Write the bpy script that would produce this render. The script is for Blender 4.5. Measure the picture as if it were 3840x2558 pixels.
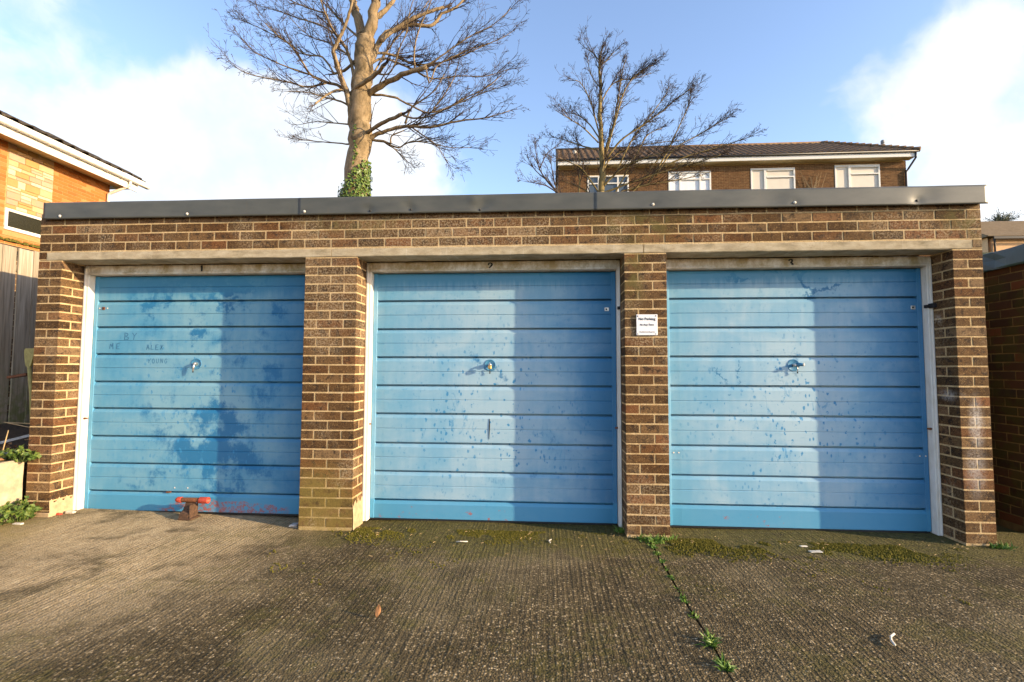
import bpy, bmesh, math, random
from mathutils import Vector, Matrix, Quaternion
from math import sin, cos, pi, radians, exp

sc = bpy.context.scene
for o in list(bpy.data.objects):
    bpy.data.objects.remove(o)
COL = sc.collection
rnd = random.Random(7)

# ------------------------------------------------------------------ camera
FPX, YAW, PITCH, ROLL = 1884.2, -.0692, .0567, .0031
CAM = Vector((4.3475, -3.9751, 1.2758))
_f = Vector((sin(YAW)*cos(PITCH), cos(YAW)*cos(PITCH), sin(PITCH)))
_r = Vector((cos(YAW), -sin(YAW), 0))
_u = _r.cross(_f)
_r, _u = _r*cos(ROLL) + _u*sin(ROLL), _u*cos(ROLL) - _r*sin(ROLL)
cd = bpy.data.cameras.new('camera')
cd.sensor_width = 36.0
cd.lens = FPX/3840*36
cd.clip_start, cd.clip_end = .05, 3000
cam = bpy.data.objects.new('camera', cd)
COL.objects.link(cam)
cam.matrix_world = Matrix.Translation(CAM) @ Matrix((_r, _u, -_f)).transposed().to_4x4()
sc.camera = cam

def ray(x, y):
    return _r*((x-1920)/FPX) + _u*(-(y-1279)/FPX) + _f
def at(x, y, Y):                    # photo pixel -> point on the plane at depth Y
    d = ray(x, y)
    return CAM + d*((Y-CAM.y)/d.y)
def atx(x, y, X):
    d = ray(x, y)
    return CAM + d*((X-CAM.x)/d.x)

# ------------------------------------------------------------------ light
SUN = Vector((3.25, -1.0, .90)).normalized()
EL = math.asin(SUN.z)
AZ = math.atan2(SUN.x, SUN.y)
sl = bpy.data.lights.new('sun', 'SUN')
sl.energy, sl.angle, sl.color = 5.0, radians(.5), (1.0, .78, .50)
so = bpy.data.objects.new('sun', sl)
COL.objects.link(so)
so.rotation_euler = SUN.to_track_quat('Z', 'Y').to_euler()
so.location = (20, -8, 12)

sc.view_settings.view_transform = 'Standard'
sc.view_settings.look = 'None'
sc.view_settings.gamma = 1
sc.view_settings.use_curve_mapping = False
sc.view_settings.exposure = .97
try:
    sc.cycles.use_denoising = True
    sc.cycles.denoiser = 'OPENIMAGEDENOISE'
    sc.cycles.max_bounces = 6
    sc.cycles.sample_clamp_indirect = 6
except Exception:
    pass

# ------------------------------------------------------------------ node helpers
class NT:
    def __init__(s, tree):
        s.t = tree
        s.t.nodes.clear()
    def n(s, typ, **kw):
        nd = s.t.nodes.new(typ)
        for k, v in kw.items():
            setattr(nd, k, v)
        return nd
    def put(s, sock, v):
        if isinstance(v, bpy.types.NodeSocket):
            s.t.links.new(v, sock)
        elif v is not None:
            if hasattr(sock, 'default_value'):
                try:
                    sock.default_value = v
                except Exception:
                    sock.default_value = tuple(v) + (1,)
    def m(s, op, a, b=None, c=None, clamp=False):
        nd = s.n('ShaderNodeMath', operation=op, use_clamp=clamp)
        s.put(nd.inputs[0], a)
        s.put(nd.inputs[1], b)
        s.put(nd.inputs[2], c)
        return nd.outputs[0]
    def add(s, a, b): return s.m('ADD', a, b)
    def mul(s, a, b): return s.m('MULTIPLY', a, b)
    def sub(s, a, b): return s.m('SUBTRACT', a, b)
    def vm(s, op, a, b=None, scale=None):
        nd = s.n('ShaderNodeVectorMath', operation=op)
        s.put(nd.inputs[0], a)
        s.put(nd.inputs[1], b)
        if scale is not None:
            s.put(nd.inputs['Scale'], scale)
        return nd.outputs['Value'] if op in ('DOT_PRODUCT', 'LENGTH', 'DISTANCE') else nd.outputs[0]
    def noise(s, vec, scale, detail=4, rough=.6, dist=0, col=False):
        nd = s.n('ShaderNodeTexNoise')
        s.put(nd.inputs['Vector'], vec)
        nd.inputs['Scale'].default_value = scale
        nd.inputs['Detail'].default_value = detail
        nd.inputs['Roughness'].default_value = rough
        nd.inputs['Distortion'].default_value = dist
        return nd.outputs['Color' if col else 'Fac']
    def voro(s, vec, scale, out='Distance', feature='F1', rand=1):
        nd = s.n('ShaderNodeTexVoronoi', feature=feature)
        s.put(nd.inputs['Vector'], vec)
        nd.inputs['Scale'].default_value = scale
        nd.inputs['Randomness'].default_value = rand
        return nd.outputs[out]
    def ramp(s, fac, stops, interp='LINEAR'):
        nd = s.n('ShaderNodeValToRGB')
        nd.color_ramp.interpolation = interp
        e = nd.color_ramp.elements
        while len(e) < len(stops):
            e.new(.5)
        for i, (p, c) in enumerate(stops):
            e[i].position = p
            e[i].color = (tuple(c) + (1,)) if not isinstance(c, (int, float)) else (c, c, c, 1)
        s.put(nd.inputs[0], fac)
        return nd.outputs[0]
    def step(s, v, lo, hi):                     # smooth 0..1 between lo and hi
        nd = s.n('ShaderNodeMapRange', interpolation_type='SMOOTHSTEP')
        s.put(nd.inputs[0], v)
        nd.inputs[1].default_value, nd.inputs[2].default_value = lo, hi
        return nd.outputs[0]
    def mix(s, fac, a, b, blend='MIX'):
        nd = s.n('ShaderNodeMix', data_type='RGBA', blend_type=blend)
        s.put(nd.inputs[0], fac)
        s.put(nd.inputs[6], a if isinstance(a, bpy.types.NodeSocket) else tuple(a) + (1,))
        s.put(nd.inputs[7], b if isinstance(b, bpy.types.NodeSocket) else tuple(b) + (1,))
        return nd.outputs[2]
    def pos(s): return s.n('ShaderNodeNewGeometry').outputs['Position']
    def xyz(s, v):
        nd = s.n('ShaderNodeSeparateXYZ')
        s.put(nd.inputs[0], v)
        return nd.outputs
    def scl(s, v, xyz): return s.vm('MULTIPLY', v, xyz)
    def orand(s): return s.n('ShaderNodeObjectInfo').outputs['Random']
    def blob(s, v, c, r):                       # 1 at c, falling to 0 at the ellipsoid r
        d = s.vm('LENGTH', s.vm('DIVIDE', s.vm('SUBTRACT', v, c), r))
        nd = s.n('ShaderNodeMapRange', interpolation_type='SMOOTHSTEP')
        s.put(nd.inputs[0], d)
        nd.inputs[1].default_value, nd.inputs[2].default_value = 0, 1
        nd.inputs[3].default_value, nd.inputs[4].default_value = 1, 0
        return nd.outputs[0]
    def bump(s, h, strength=.5, dist=.01, normal=None):
        nd = s.n('ShaderNodeBump')
        nd.inputs['Strength'].default_value = strength
        nd.inputs['Distance'].default_value = dist
        s.put(nd.inputs['Height'], h)
        if normal is not None:
            s.put(nd.inputs['Normal'], normal)
        return nd.outputs[0]
    def out(s, color, rough=.8, normal=None, metal=0, spec=.5, coat=0):
        b = s.n('ShaderNodeBsdfPrincipled')
        s.put(b.inputs['Base Color'], color if isinstance(color, bpy.types.NodeSocket) else tuple(color) + (1,))
        s.put(b.inputs['Roughness'], rough)
        s.put(b.inputs['Metallic'], metal)
        b.inputs['Specular IOR Level'].default_value = spec
        b.inputs['Coat Weight'].default_value = coat
        if normal is not None:
            s.put(b.inputs['Normal'], normal)
        o = s.n('ShaderNodeOutputMaterial')
        s.t.links.new(b.outputs[0], o.inputs[0])
        return b

MATS = {}
def material(fn):
    m = bpy.data.materials.new(fn.__name__)
    m.use_nodes = True
    fn(NT(m.node_tree))
    MATS[fn.__name__] = m
    return m
def simple(name, col, rough=.7, var=.25, scale=30, metal=0, spec=.4, bump=.2, coat=0):
    m = bpy.data.materials.new(name)
    m.use_nodes = True
    t = NT(m.node_tree)
    p = t.pos()
    nz = t.noise(p, scale, 5, .65)
    c = t.mix(t.ramp(nz, [(.3, 0.), (.7, 1.)]), [v*(1-var) for v in col], [min(1, v*(1+var)) for v in col])
    t.out(c, rough, t.bump(nz, bump, .004), metal, spec, coat)
    MATS[name] = m
    return m

# ------------------------------------------------------------------ world: clear winter sky with drifting cloud
w = bpy.data.worlds.new('World')
sc.world = w
w.use_nodes = True
t = NT(w.node_tree)
sky = t.n('ShaderNodeTexSky', sky_type='NISHITA')
sky.sun_disc = False
sky.sun_elevation = EL
sky.sun_rotation = AZ
sky.air_density, sky.dust_density, sky.ozone_density = 1.0, .6, 2.5
d = t.n('ShaderNodeTexCoord').outputs['Generated']
dz = t.m('MAXIMUM', t.xyz(d)[2], .02)
flat = t.vm('DIVIDE', d, t.n('ShaderNodeCombineXYZ').outputs[0])
cmb = t.n('ShaderNodeCombineXYZ')
for i in range(3):
    t.put(cmb.inputs[i], t.add(dz, .22))
flat = t.vm('DIVIDE', d, cmb.outputs[0])
warp = t.vm('ADD', d, t.vm('SCALE', t.noise(d, 5, 4, .6, col=True), None, .16))
n1 = t.noise(flat, 1.15, 7, .55, .25)
n2 = t.noise(d, 3.2, 6, .55, .3)
n3 = t.noise(warp, 9, 6, .6, .4)
n4 = t.noise(warp, 4.2, 7, .58, .3)
dens = t.add(t.add(t.mul(n1, .40), t.mul(n2, .35)), t.add(t.mul(n3, .20), t.mul(n4, .35)))
def cdir(x, y): return tuple(ray(x, y).normalized())
bias = None
for (x, y, r, k) in [(783, 590, .26, .42), (1140, 600, .25, .36), (470, 660, .22, .36), (1480, 740, .2, .24), (150, 90, .20, .22), (690, 215, .18, .16), (0, 330, .14, .14),
                     (280, 330, .17, -.34), (560, 120, .13, -.26), (1000, 150, .18, -.20), (3560, 390, .17, .20), (3830, 720, .15, .34), (3150, 470, .14, .11), (3650, 90, .16, .10),
                     (2450, 245, .48, -.30), (1900, 300, .3, -.10)]:
    b = t.mul(t.blob(warp, tuple(Vector(cdir(x, y)) + Vector((.08, .08, .08))), (r, r, r)), k)
    bias = b if bias is None else t.add(bias, b)
dens = t.add(dens, bias)
cf = t.step(dens, .665, .86)
shade = t.step(t.noise(d, 6, 5, .6), .25, .8)
ccol = t.mix(shade, (3.4, 3.7, 4.1), (5.0, 4.95, 4.9))
skyc = t.mix(1.0, sky.outputs[0], (1.86, 1.62, 1.58), 'MULTIPLY')
cc = t.mix(t.mul(cf, .93), skyc, ccol)
bg = t.n('ShaderNodeBackground')
t.put(bg.inputs[0], cc)
bg.inputs[1].default_value = .135
wo = t.n('ShaderNodeOutputWorld')
t.t.links.new(bg.outputs[0], wo.inputs[0])

# ------------------------------------------------------------------ mesh helpers
WLOC = {}
def adopt(o, parent):
    if parent is not None:
        o.parent = parent
        o.matrix_parent_inverse = Matrix.Translation(-WLOC.get(parent.name, Vector()))
def tag(o, label=None, cat=None, group=None, kind=None):
    for k, v in (('label', label), ('category', cat), ('group', group), ('kind', kind)):
        if v:
            o[k] = v
    return o
def thing(name, loc, label, cat, group=None):
    o = bpy.data.objects.new(name, None)
    o.empty_display_size = .1
    COL.objects.link(o)
    o.location = loc
    WLOC[o.name] = Vector(loc)
    return tag(o, label, cat, group)

class MB:
    def __init__(s):
        s.v, s.f, s.mi, s.cur, s.sm = [], [], [], 0, False
        s.smooth = []
    def face(s, idx):
        s.f.append(idx)
        s.mi.append(s.cur)
        s.smooth.append(s.sm)
    def poly(s, pts):
        b = len(s.v)
        s.v += [tuple(p) for p in pts]
        s.face(list(range(b, b+len(pts))))
    def box(s, x0, x1, y0, y1, z0, z1):
        b = len(s.v)
        s.v += [(x, y, z) for z in (z0, z1) for y in (y0, y1) for x in (x0, x1)]
        for q in ((0, 2, 3, 1), (4, 5, 7, 6), (0, 1, 5, 4), (2, 6, 7, 3), (0, 4, 6, 2), (1, 3, 7, 5)):
            s.face([b+i for i in q])
        return s
    def obox(s, M, sx, sy, sz):                  # oriented box, centre at the matrix
        b = len(s.v)
        s.v += [tuple(M @ Vector((x*sx/2, y*sy/2, z*sz/2))) for z in (-1, 1) for y in (-1, 1) for x in (-1, 1)]
        for q in ((0, 2, 3, 1), (4, 5, 7, 6), (0, 1, 5, 4), (2, 6, 7, 3), (0, 4, 6, 2), (1, 3, 7, 5)):
            s.face([b+i for i in q])
    def cbox(s, x0, x1, y0, y1, z0, z1, c=.004, jit=0, rg=rnd):   # chamfered box, 44 triangles
        cx, cy, cz = (x0+x1)/2, (y0+y1)/2, (z0+z1)/2
        h = ((x1-x0)/2, (y1-y0)/2, (z1-z0)/2)
        b = len(s.v)
        id_ = {}
        for sx in (-1, 1):
            for sy in (-1, 1):
                for sz in (-1, 1):
                    sg = (sx, sy, sz)
                    for ax in range(3):
                        p = [sg[i]*(h[i] - (0 if i == ax else c)) for i in range(3)]
                        id_[(sg, ax)] = len(s.v)
                        s.v.append((cx+p[0]+rg.uniform(-jit, jit), cy+p[1]+rg.uniform(-jit, jit), cz+p[2]+rg.uniform(-jit, jit)))
        def fc(keys, nrm):
            ids = [id_[k] for k in keys]
            a, bb, cc_ = [Vector(s.v[i]) for i in ids[:3]]
            if (bb-a).cross(cc_-a).dot(Vector(nrm)) < 0:
                ids.reverse()
            s.face(ids)
        for ax in range(3):
            u, v = [i for i in range(3) if i != ax]
            for sg in (-1, 1):
                ks = []
                for su, sv in ((-1, -1), (1, -1), (1, 1), (-1, 1)):
                    k = [0, 0, 0]; k[ax] = sg; k[u] = su; k[v] = sv
                    ks.append((tuple(k), ax))
                n = [0, 0, 0]; n[ax] = sg
                fc(ks, n)
            for su in (-1, 1):
                for sv in (-1, 1):
                    k0 = [0, 0, 0]; k1 = [0, 0, 0]
                    k0[ax], k1[ax] = -1, 1
                    for k in (k0, k1):
                        k[u], k[v] = su, sv
                    k0, k1 = tuple(k0), tuple(k1)
                    n = [0, 0, 0]; n[u] = su; n[v] = sv
                    fc([(k0, u), (k1, u), (k1, v), (k0, v)], n)
        for sx in (-1, 1):
            for sy in (-1, 1):
                for sz in (-1, 1):
                    g = (sx, sy, sz)
                    fc([(g, 0), (g, 1), (g, 2)], g)
        return s
    def tube(s, pts, rad, n=6, cap=True):
        pts = [Vector(p) for p in pts]
        if isinstance(rad, (int, float)):
            rad = [rad]*len(pts)
        rings = []
        up = Vector((.31, .17, .93)).normalized()
        prev = None
        for i, p in enumerate(pts):
            d_ = (pts[min(i+1, len(pts)-1)] - pts[max(i-1, 0)])
            d_ = d_.normalized() if d_.length > 1e-9 else Vector((0, 0, 1))
            a = prev if prev is not None else d_.cross(up)
            if prev is not None:
                a = prev - d_*prev.dot(d_)
            if a.length < 1e-6:
                a = d_.cross(Vector((1, 0, 0)))
            a.normalize()
            prev = a
            b_ = d_.cross(a)
            base = len(s.v)
            for k in range(n):
                an = 2*pi*k/n
                s.v.append(tuple(p + (a*cos(an) + b_*sin(an))*rad[i]))
            rings.append(base)
        for i in range(len(rings)-1):
            for k in range(n):
                k2 = (k+1) % n
                s.face([rings[i]+k, rings[i]+k2, rings[i+1]+k2, rings[i+1]+k])
        if cap:
            s.face([rings[0]+k for k in reversed(range(n))])
            s.face([rings[-1]+k for k in range(n)])
        return s
    def lathe(s, c, axis, prof, n=16):           # prof: (radius, distance along axis)
        axis = Vector(axis).normalized()
        a = axis.orthogonal().normalized()
        b_ = axis.cross(a)
        rings = []
        for r, h in prof:
            base = len(s.v)
            for k in range(n):
                an = 2*pi*k/n
                s.v.append(tuple(Vector(c) + axis*h + (a*cos(an) + b_*sin(an))*r))
            rings.append(base)
        for i in range(len(rings)-1):
            for k in range(n):
                k2 = (k+1) % n
                s.face([rings[i]+k, rings[i]+k2, rings[i+1]+k2, rings[i+1]+k])
        s.face([rings[0]+k for k in reversed(range(n))])
        s.face([rings[-1]+k for k in range(n)])
        return s
    def extrude(s, prof, x0, x1, close=True):    # prof: list of (y, z), extruded along x
        b = len(s.v)
        n = len(prof)
        for x in (x0, x1):
            s.v += [(x, y, z) for y, z in prof]
        for i in range(n if close else n-1):
            j = (i+1) % n
            s.face([b+i, b+j, b+n+j, b+n+i])
        if close:
            s.face([b+i for i in reversed(range(n))])
            s.face([b+n+i for i in range(n)])
        return s
    def mesh(s, name, mats, smooth=None):
        me = bpy.data.meshes.new(name)
        me.from_pydata(s.v, [], s.f)
        for m in (mats if isinstance(mats, (list, tuple)) else [mats]):
            me.materials.append(MATS[m])
        if isinstance(mats, (list, tuple)):
            me.polygons.foreach_set('material_index', s.mi)
        if smooth is not None or any(s.smooth):
            me.polygons.foreach_set('use_smooth', [bool(smooth)]*len(s.f) if smooth is not None else s.smooth)
        me.update()
        return me
    def build(s, name, mats, parent=None, smooth=None, fix=False):
        me = s.mesh(name, mats, smooth)
        if fix:
            bm = bmesh.new(); bm.from_mesh(me)
            bmesh.ops.recalc_face_normals(bm, faces=bm.faces)
            bm.to_mesh(me); bm.free()
        return place(name, me, parent)
def place(name, me, parent=None, loc=None, rot=None, scale=None):
    o = bpy.data.objects.new(name, me)
    COL.objects.link(o)
    if loc is not None:
        o.location = loc
    if rot is not None:
        o.rotation_euler = rot
    if scale is not None:
        o.scale = scale
    adopt(o, parent)
    return o
def text_mesh(txt, size, bold=0.0, spacing=1.0):
    cu = bpy.data.curves.new('txt', 'FONT')
    cu.body = txt
    cu.size = size
    cu.align_x = 'CENTER'
    cu.align_y = 'CENTER'
    cu.extrude = .0006
    cu.offset = bold
    cu.space_character = spacing
    tmp = bpy.data.objects.new('txt', cu)
    COL.objects.link(tmp)
    dg = bpy.context.evaluated_depsgraph_get()
    me = bpy.data.meshes.new_from_object(tmp.evaluated_get(dg))
    bpy.data.objects.remove(tmp)
    return me

# ------------------------------------------------------------------ materials
def stains(t, c, p):
    """white paint smears, olive algae and rust that run over brick and joint alike"""
    nz = t.noise(p, 9, 5, .65)
    nf = t.noise(p, 70, 4, .7)
    # algae at the foot of the wide pier
    a = t.mul(t.m('MINIMUM', t.mul(t.blob(p, (2.52, 0, .10), (.46, .3, .56)), 1.8), 1), t.step(nz, .28, .52))
    c = t.mix(t.mul(a, t.add(.35, t.mul(nf, .6))), c, (.24, .18, .045))
    # algae on the narrow pier below the lintel and on the courses above
    a = t.m('MAXIMUM', t.blob(p, (5.02, 0, 2.05), (.16, .4, .5)), t.blob(p, (5.1, 0, 2.42), (.55, .4, .24)))
    a = t.m('MAXIMUM', a, t.blob(p, (2.75, 0, 2.5), (.7, .4, .16)))
    a = t.m('MAXIMUM', a, t.blob(p, (7.55, 0, 2.45), (.35, .4, .3)))
    c = t.mix(t.mul(t.mul(a, t.step(nz, .42, .6)), .7), c, (.13, .115, .035))
    # white paint on the end pier and its reveal
    a = t.m('MAXIMUM', t.blob(p, (7.52, 0, .88), (.075, .06, .28)), t.mul(t.blob(p, (7.50, 0, .55), (.10, .06, .30)), .65))
    a = t.m('MAXIMUM', a, t.mul(t.blob(p, (7.42, .1, 1.09), (.12, .14, .06)), .9))
    a = t.m('MAXIMUM', a, t.blob(p, (7.405, .17, 1.68), (.05, .05, .05)))
    a = t.mul(a, t.step(t.add(t.mul(nf, .6), t.mul(nz, .4)), .36, .6))
    c = t.mix(t.mul(a, .8), c, (.62, .60, .57))
    # lime bloom in loose patches
    bl = t.m('MAXIMUM', t.step(t.noise(p, 2.3, 3, .55), .48, .68), t.m('MAXIMUM', t.blob(p, (3.5, 0, 2.4), (1.5, .5, .5)), t.blob(p, (2.6, 0, 1.9), (.5, .5, .6))))
    bl = t.mul(bl, t.step(nf, .44, .62))
    c = t.mix(t.mul(bl, .50), c, (.55, .44, .29))
    return c

@material
def brick_brown(t):
    p = t.pos()
    r = t.orand()
    off = t.vm('ADD', p, t.n('ShaderNodeCombineXYZ').outputs[0])
    base = t.ramp(r, [(0, (.050, .026, .010)), (.14, (.140, .072, .027)), (.28, (.080, .043, .018)), (.42, (.195, .110, .048)), (.54, (.058, .029, .010)), (.64, (.155, .066, .024)), (.74, (.105, .058, .023)), (.84, (.215, .135, .070)), (.92, (.195, .078, .030)), (1, (.085, .042, .015))])
    n1 = t.noise(p, 16, 5, .65, .5)
    base = t.mix(t.mul(t.step(n1, .50, .64), .85), base, (.028, .018, .014))
    ruf = t.noise(t.scl(p, (1, 1, 1.4)), 62, 6, .75, 1.6)
    base = t.mix(t.mul(t.step(ruf, .55, .66), .80), base, (.42, .275, .125))
    base = t.mix(t.mul(t.step(ruf, .49, .36), .9), base, (.016, .010, .007))
    c = stains(t, base, p)
    c = t.mix(.12, c, (.02, .012, .005))
    h = t.add(t.mul(ruf, .8), t.mul(t.noise(p, 240, 3, .7), .3))
    t.out(c, .92, t.bump(h, .9, .009), spec=.2)

@material
def brick_shade_dark(t):  # deep shade of the neighbour's side wall painted into the brick, plus moss
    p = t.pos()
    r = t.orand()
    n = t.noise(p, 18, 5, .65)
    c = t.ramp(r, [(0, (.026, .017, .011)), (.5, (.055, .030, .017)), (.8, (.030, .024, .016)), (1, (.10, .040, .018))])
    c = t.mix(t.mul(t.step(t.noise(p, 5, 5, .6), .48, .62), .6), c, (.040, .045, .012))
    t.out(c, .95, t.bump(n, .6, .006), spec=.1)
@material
def mortar_shade_dark(t):  # joints darkened in colour to carry the same wall's shade
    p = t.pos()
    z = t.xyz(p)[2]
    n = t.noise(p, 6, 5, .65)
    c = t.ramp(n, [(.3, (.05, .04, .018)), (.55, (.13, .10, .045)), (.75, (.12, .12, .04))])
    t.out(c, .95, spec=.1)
@material
def mortar_sand(t):
    p = t.pos()
    n1 = t.noise(p, 14, 5, .6)
    n2 = t.noise(p, 160, 4, .7)
    c = t.ramp(n1, [(.25, (.40, .27, .13)), (.55, (.58, .42, .22)), (.8, (.66, .51, .31))])
    c = t.mix(t.step(n2, .55, .3), c, (.16, .11, .06))
    t.out(stains(t, c, p), .95, t.bump(t.add(n2, t.mul(t.noise(p, 55, 4, .7), .8)), .9, .005), spec=.15)

@material
def lintel_concrete(t):
    p = t.pos()
    n1 = t.noise(t.scl(p, (1, 1, 2.5)), 7, 6, .65)
    n2 = t.noise(p, 120, 4, .7)
    c = t.ramp(n1, [(.28, (.22, .18, .11)), (.5, (.385, .32, .215)), (.72, (.50, .43, .31))])
    c = t.mix(t.mul(t.step(n2, .42, .25), .7), c, (.16, .13, .09))
    c = t.mix(t.mul(t.step(t.voro(p, 38), .16, .05), .5), c, (.12, .09, .06))
    st = t.noise(t.scl(p, (9, 1, .6)), 3, 3, .6)
    c = t.mix(t.mul(t.step(st, .6, .72), .4), c, (.62, .58, .5))
    t.out(c, .92, t.bump(t.add(n2, n1), .6, .005), spec=.2)

@material
def frame_paint(t):
    p = t.pos()
    z = t.xyz(p)[2]
    n1 = t.noise(t.scl(p, (1, 1, .35)), 16, 5, .65)
    n2 = t.noise(p, 90, 4, .7)
    c = t.ramp(n1, [(.25, (.62, .57, .48)), (.6, (.78, .75, .70))])
    hd = t.step(z, 2.08, 2.13)
    c = t.mix(t.mul(hd, t.step(t.noise(t.scl(p, (1.5, 1, .9)), 6, 6, .7), .32, .66)), c, (.40, .31, .17))
    c = t.mix(t.mul(t.step(n2, .66, .78), .75), c, (.16, .12, .08))
    t.out(c, .55, t.bump(n2, .25, .003), spec=.35)

def door_paint(name, cx, seed, wear, deep_spots, red, pale=(.30, .435, .525), alt=(.165, .345, .49)):
    m = bpy.data.materials.new(name)
    m.use_nodes = True
    MATS[name] = m
    t = NT(m.node_tree)
    p = t.vm('ADD', t.pos(), (seed, 0, seed*.7))
    pw = t.pos()
    x, y, z = t.xyz(pw)
    n1 = t.noise(t.scl(p, (1, .2, 1.3)), 2.2, 6, .6, .5)
    n2 = t.noise(t.scl(p, (1, .2, .55)), 11, 5, .65, .3)
    wash = t.noise(t.scl(p, (7, .2, .9)), 2.5, 4, .6)
    deep = (.006, .125, .285)
    base = t.mix(t.step(t.sub(t.add(t.mul(n1, .75), t.mul(wash, .25)), t.mul(t.blob(pw, (cx+.05, .27, 1.1), (.75, .6, 1.1)), .14)), .30, .62), pale, alt)
    n4 = t.noise(t.scl(p, (1.4, .2, 1)), 44, 4, .7, .8)
    k = t.add(t.add(t.mul(n1, .46), t.mul(n2, .30)), t.add(t.mul(n4, .16), t.mul(wash, .08)))
    b = None
    pwp = t.vm('ADD', pw, t.vm('SCALE', t.vm('SUBTRACT', t.noise(p, 2.6, 5, .62, col=True), (.5, .5, .5)), None, 1.5))
    for (sx, sz, rx, rz, a) in deep_spots:
        q = t.mul(t.blob(pwp, (sx, .27, sz), (rx, .6, rz)), a)
        b = q if b is None else t.m('MAXIMUM', b, q)
    k = t.add(k, b)
    col = t.mix(t.mul(t.step(k, .62 - wear*.09, .76 - wear*.09), .92), base, deep)
    # hand and ball marks, gathered in loose drifts
    area = t.step(t.noise(t.scl(p, (1, .2, 1.4)), 1.9, 4, .55), 0.36, .52)
    hm = t.blob(pw, (cx, .27, .85), (1.1, .6, 1.0))
    vd = t.voro(t.vm('ADD', t.scl(p, (1.5, .2, 1)), t.vm('SCALE', t.noise(p, 16, 3, .6, col=True), None, .05)), 15)
    dots = t.mul(t.step(vd, .30, .17), t.step(t.noise(p, 21, 3, .6), .45, .54))
    dots2 = t.mul(t.step(t.voro(t.scl(p, (1, .2, .45)), 30), .26, .14), t.step(t.noise(p, 9, 3, .6), .48, .58))
    mk = t.mul(t.mul(t.m('MAXIMUM', dots, t.mul(dots2, .9)), area), t.add(.25, t.mul(hm, 1.1)))
    col = t.mix(t.m('MINIMUM', t.mul(mk, 1.1), .95), col, (.03, .20, .40))
    # wiped smears
    sm = t.noise(t.vm('ADD', t.scl(p, (5.0, .2, 1.6)), t.vm('SCALE', t.noise(p, 2.5, 3, .6, col=True), None, .9)), 3.2, 5, .7, .6)
    sm = t.mul(t.step(sm, .57, .66), t.mul(t.add(.15, hm), t.step(t.noise(p, 3.1, 3, .6), .44, .60)))
    col = t.mix(t.m('MINIMUM', t.mul(sm, .75), .85), col, (.05, .235, .43))
    sf = t.noise(t.scl(p, (1.0, .2, 7.0)), 9, 5, .75, .8)
    sf = t.mul(t.step(sf, .60, .68), t.step(t.noise(p, 2.7, 4, .6), .42, .60))
    col = t.mix(t.mul(sf, .45), col, (.05, .215, .38))
    sp_ = t.noise(t.scl(p, (1, .2, 1)), 130, 4, .75)
    col = t.mix(t.mul(t.step(sp_, .62, .74), .35), col, (.04, .18, .33))
    # unfaded paint along the head with drip edges; deeper blue toward the right edge
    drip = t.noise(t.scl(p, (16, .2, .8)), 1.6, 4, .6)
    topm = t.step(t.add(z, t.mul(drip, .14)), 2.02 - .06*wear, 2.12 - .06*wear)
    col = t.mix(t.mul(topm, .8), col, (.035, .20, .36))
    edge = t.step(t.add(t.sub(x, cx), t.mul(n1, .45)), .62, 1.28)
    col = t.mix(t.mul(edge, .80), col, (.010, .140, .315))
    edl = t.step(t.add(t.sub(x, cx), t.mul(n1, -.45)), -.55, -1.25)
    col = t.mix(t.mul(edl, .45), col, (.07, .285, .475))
    low = t.mul(t.step(t.add(z, t.mul(n2, .03)), .205, .185), .85)
    col = t.mix(low, col, (.055, .255, .43))
    # red primer where the foot has chipped
    rz = t.mul(t.step(t.add(z, t.mul(t.noise(p, 7, 4, .6), -.1)), .10, .02), t.step(t.noise(t.scl(p, (1, .2, 1.3)), 13, 5, .7), red[2], red[2]+.05))
    rz = t.mul(rz, t.blob(pw, (red[0], .27, .05), (red[1], .6, .6)))
    col = t.mix(t.mul(t.step(rz, .12, .3), t.mul(t.step(t.noise(p, 38, 5, .75), .38, .62), .9)), col, (.32, .085, .06))
    h = t.add(t.noise(p, 90, 3, .6), t.mul(t.noise(p, 4, 3, .5), 3))
    t.out(col, t.add(.42, t.mul(n2, .2)), t.bump(h, .08, .006), spec=.4)
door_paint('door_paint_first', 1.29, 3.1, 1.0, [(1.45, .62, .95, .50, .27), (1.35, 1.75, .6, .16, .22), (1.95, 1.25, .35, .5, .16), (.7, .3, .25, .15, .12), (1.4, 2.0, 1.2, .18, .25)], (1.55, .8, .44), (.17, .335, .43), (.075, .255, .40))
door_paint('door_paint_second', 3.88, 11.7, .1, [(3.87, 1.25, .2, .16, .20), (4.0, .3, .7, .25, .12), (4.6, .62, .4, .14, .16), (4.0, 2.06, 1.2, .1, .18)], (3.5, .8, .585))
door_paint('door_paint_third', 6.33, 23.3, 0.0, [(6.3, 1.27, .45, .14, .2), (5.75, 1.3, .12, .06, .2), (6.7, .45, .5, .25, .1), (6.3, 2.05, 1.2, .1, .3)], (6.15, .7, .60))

@material
def groove_shadow(t):
    t.out((.012, .075, .15), .6)
@material
def door_blue(t):
    p = t.pos()
    n = t.noise(p, 45, 4, .7)
    t.out(t.ramp(n, [(.3, (.012, .11, .25)), (.6, (.06, .23, .38)), (.75, (.16, .34, .46))]), .5)
@material
def fascia_metal(t):
    p = t.pos()
    n = t.noise(t.scl(p, (1, 1, 3)), 3, 5, .6)
    c = t.ramp(n, [(.3, (.050, .051, .042)), (.7, (.088, .087, .070))])
    c = t.mix(t.mul(t.step(t.noise(t.scl(p, (5, 1, .6)), 4, 4, .65), .6, .75), .3), c, (.10, .075, .045))
    t.out(c, .48, t.bump(t.noise(p, 140, 3, .6), .06, .002), spec=.6)
simple('galvanised', (.55, .53, .50), .35, .2, 60, metal=.8)
simple('rusty_iron', (.16, .06, .025), .85, .5, 70, bump=.5)
simple('dark_rust', (.075, .040, .022), .8, .6, 45, bump=.6)
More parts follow.
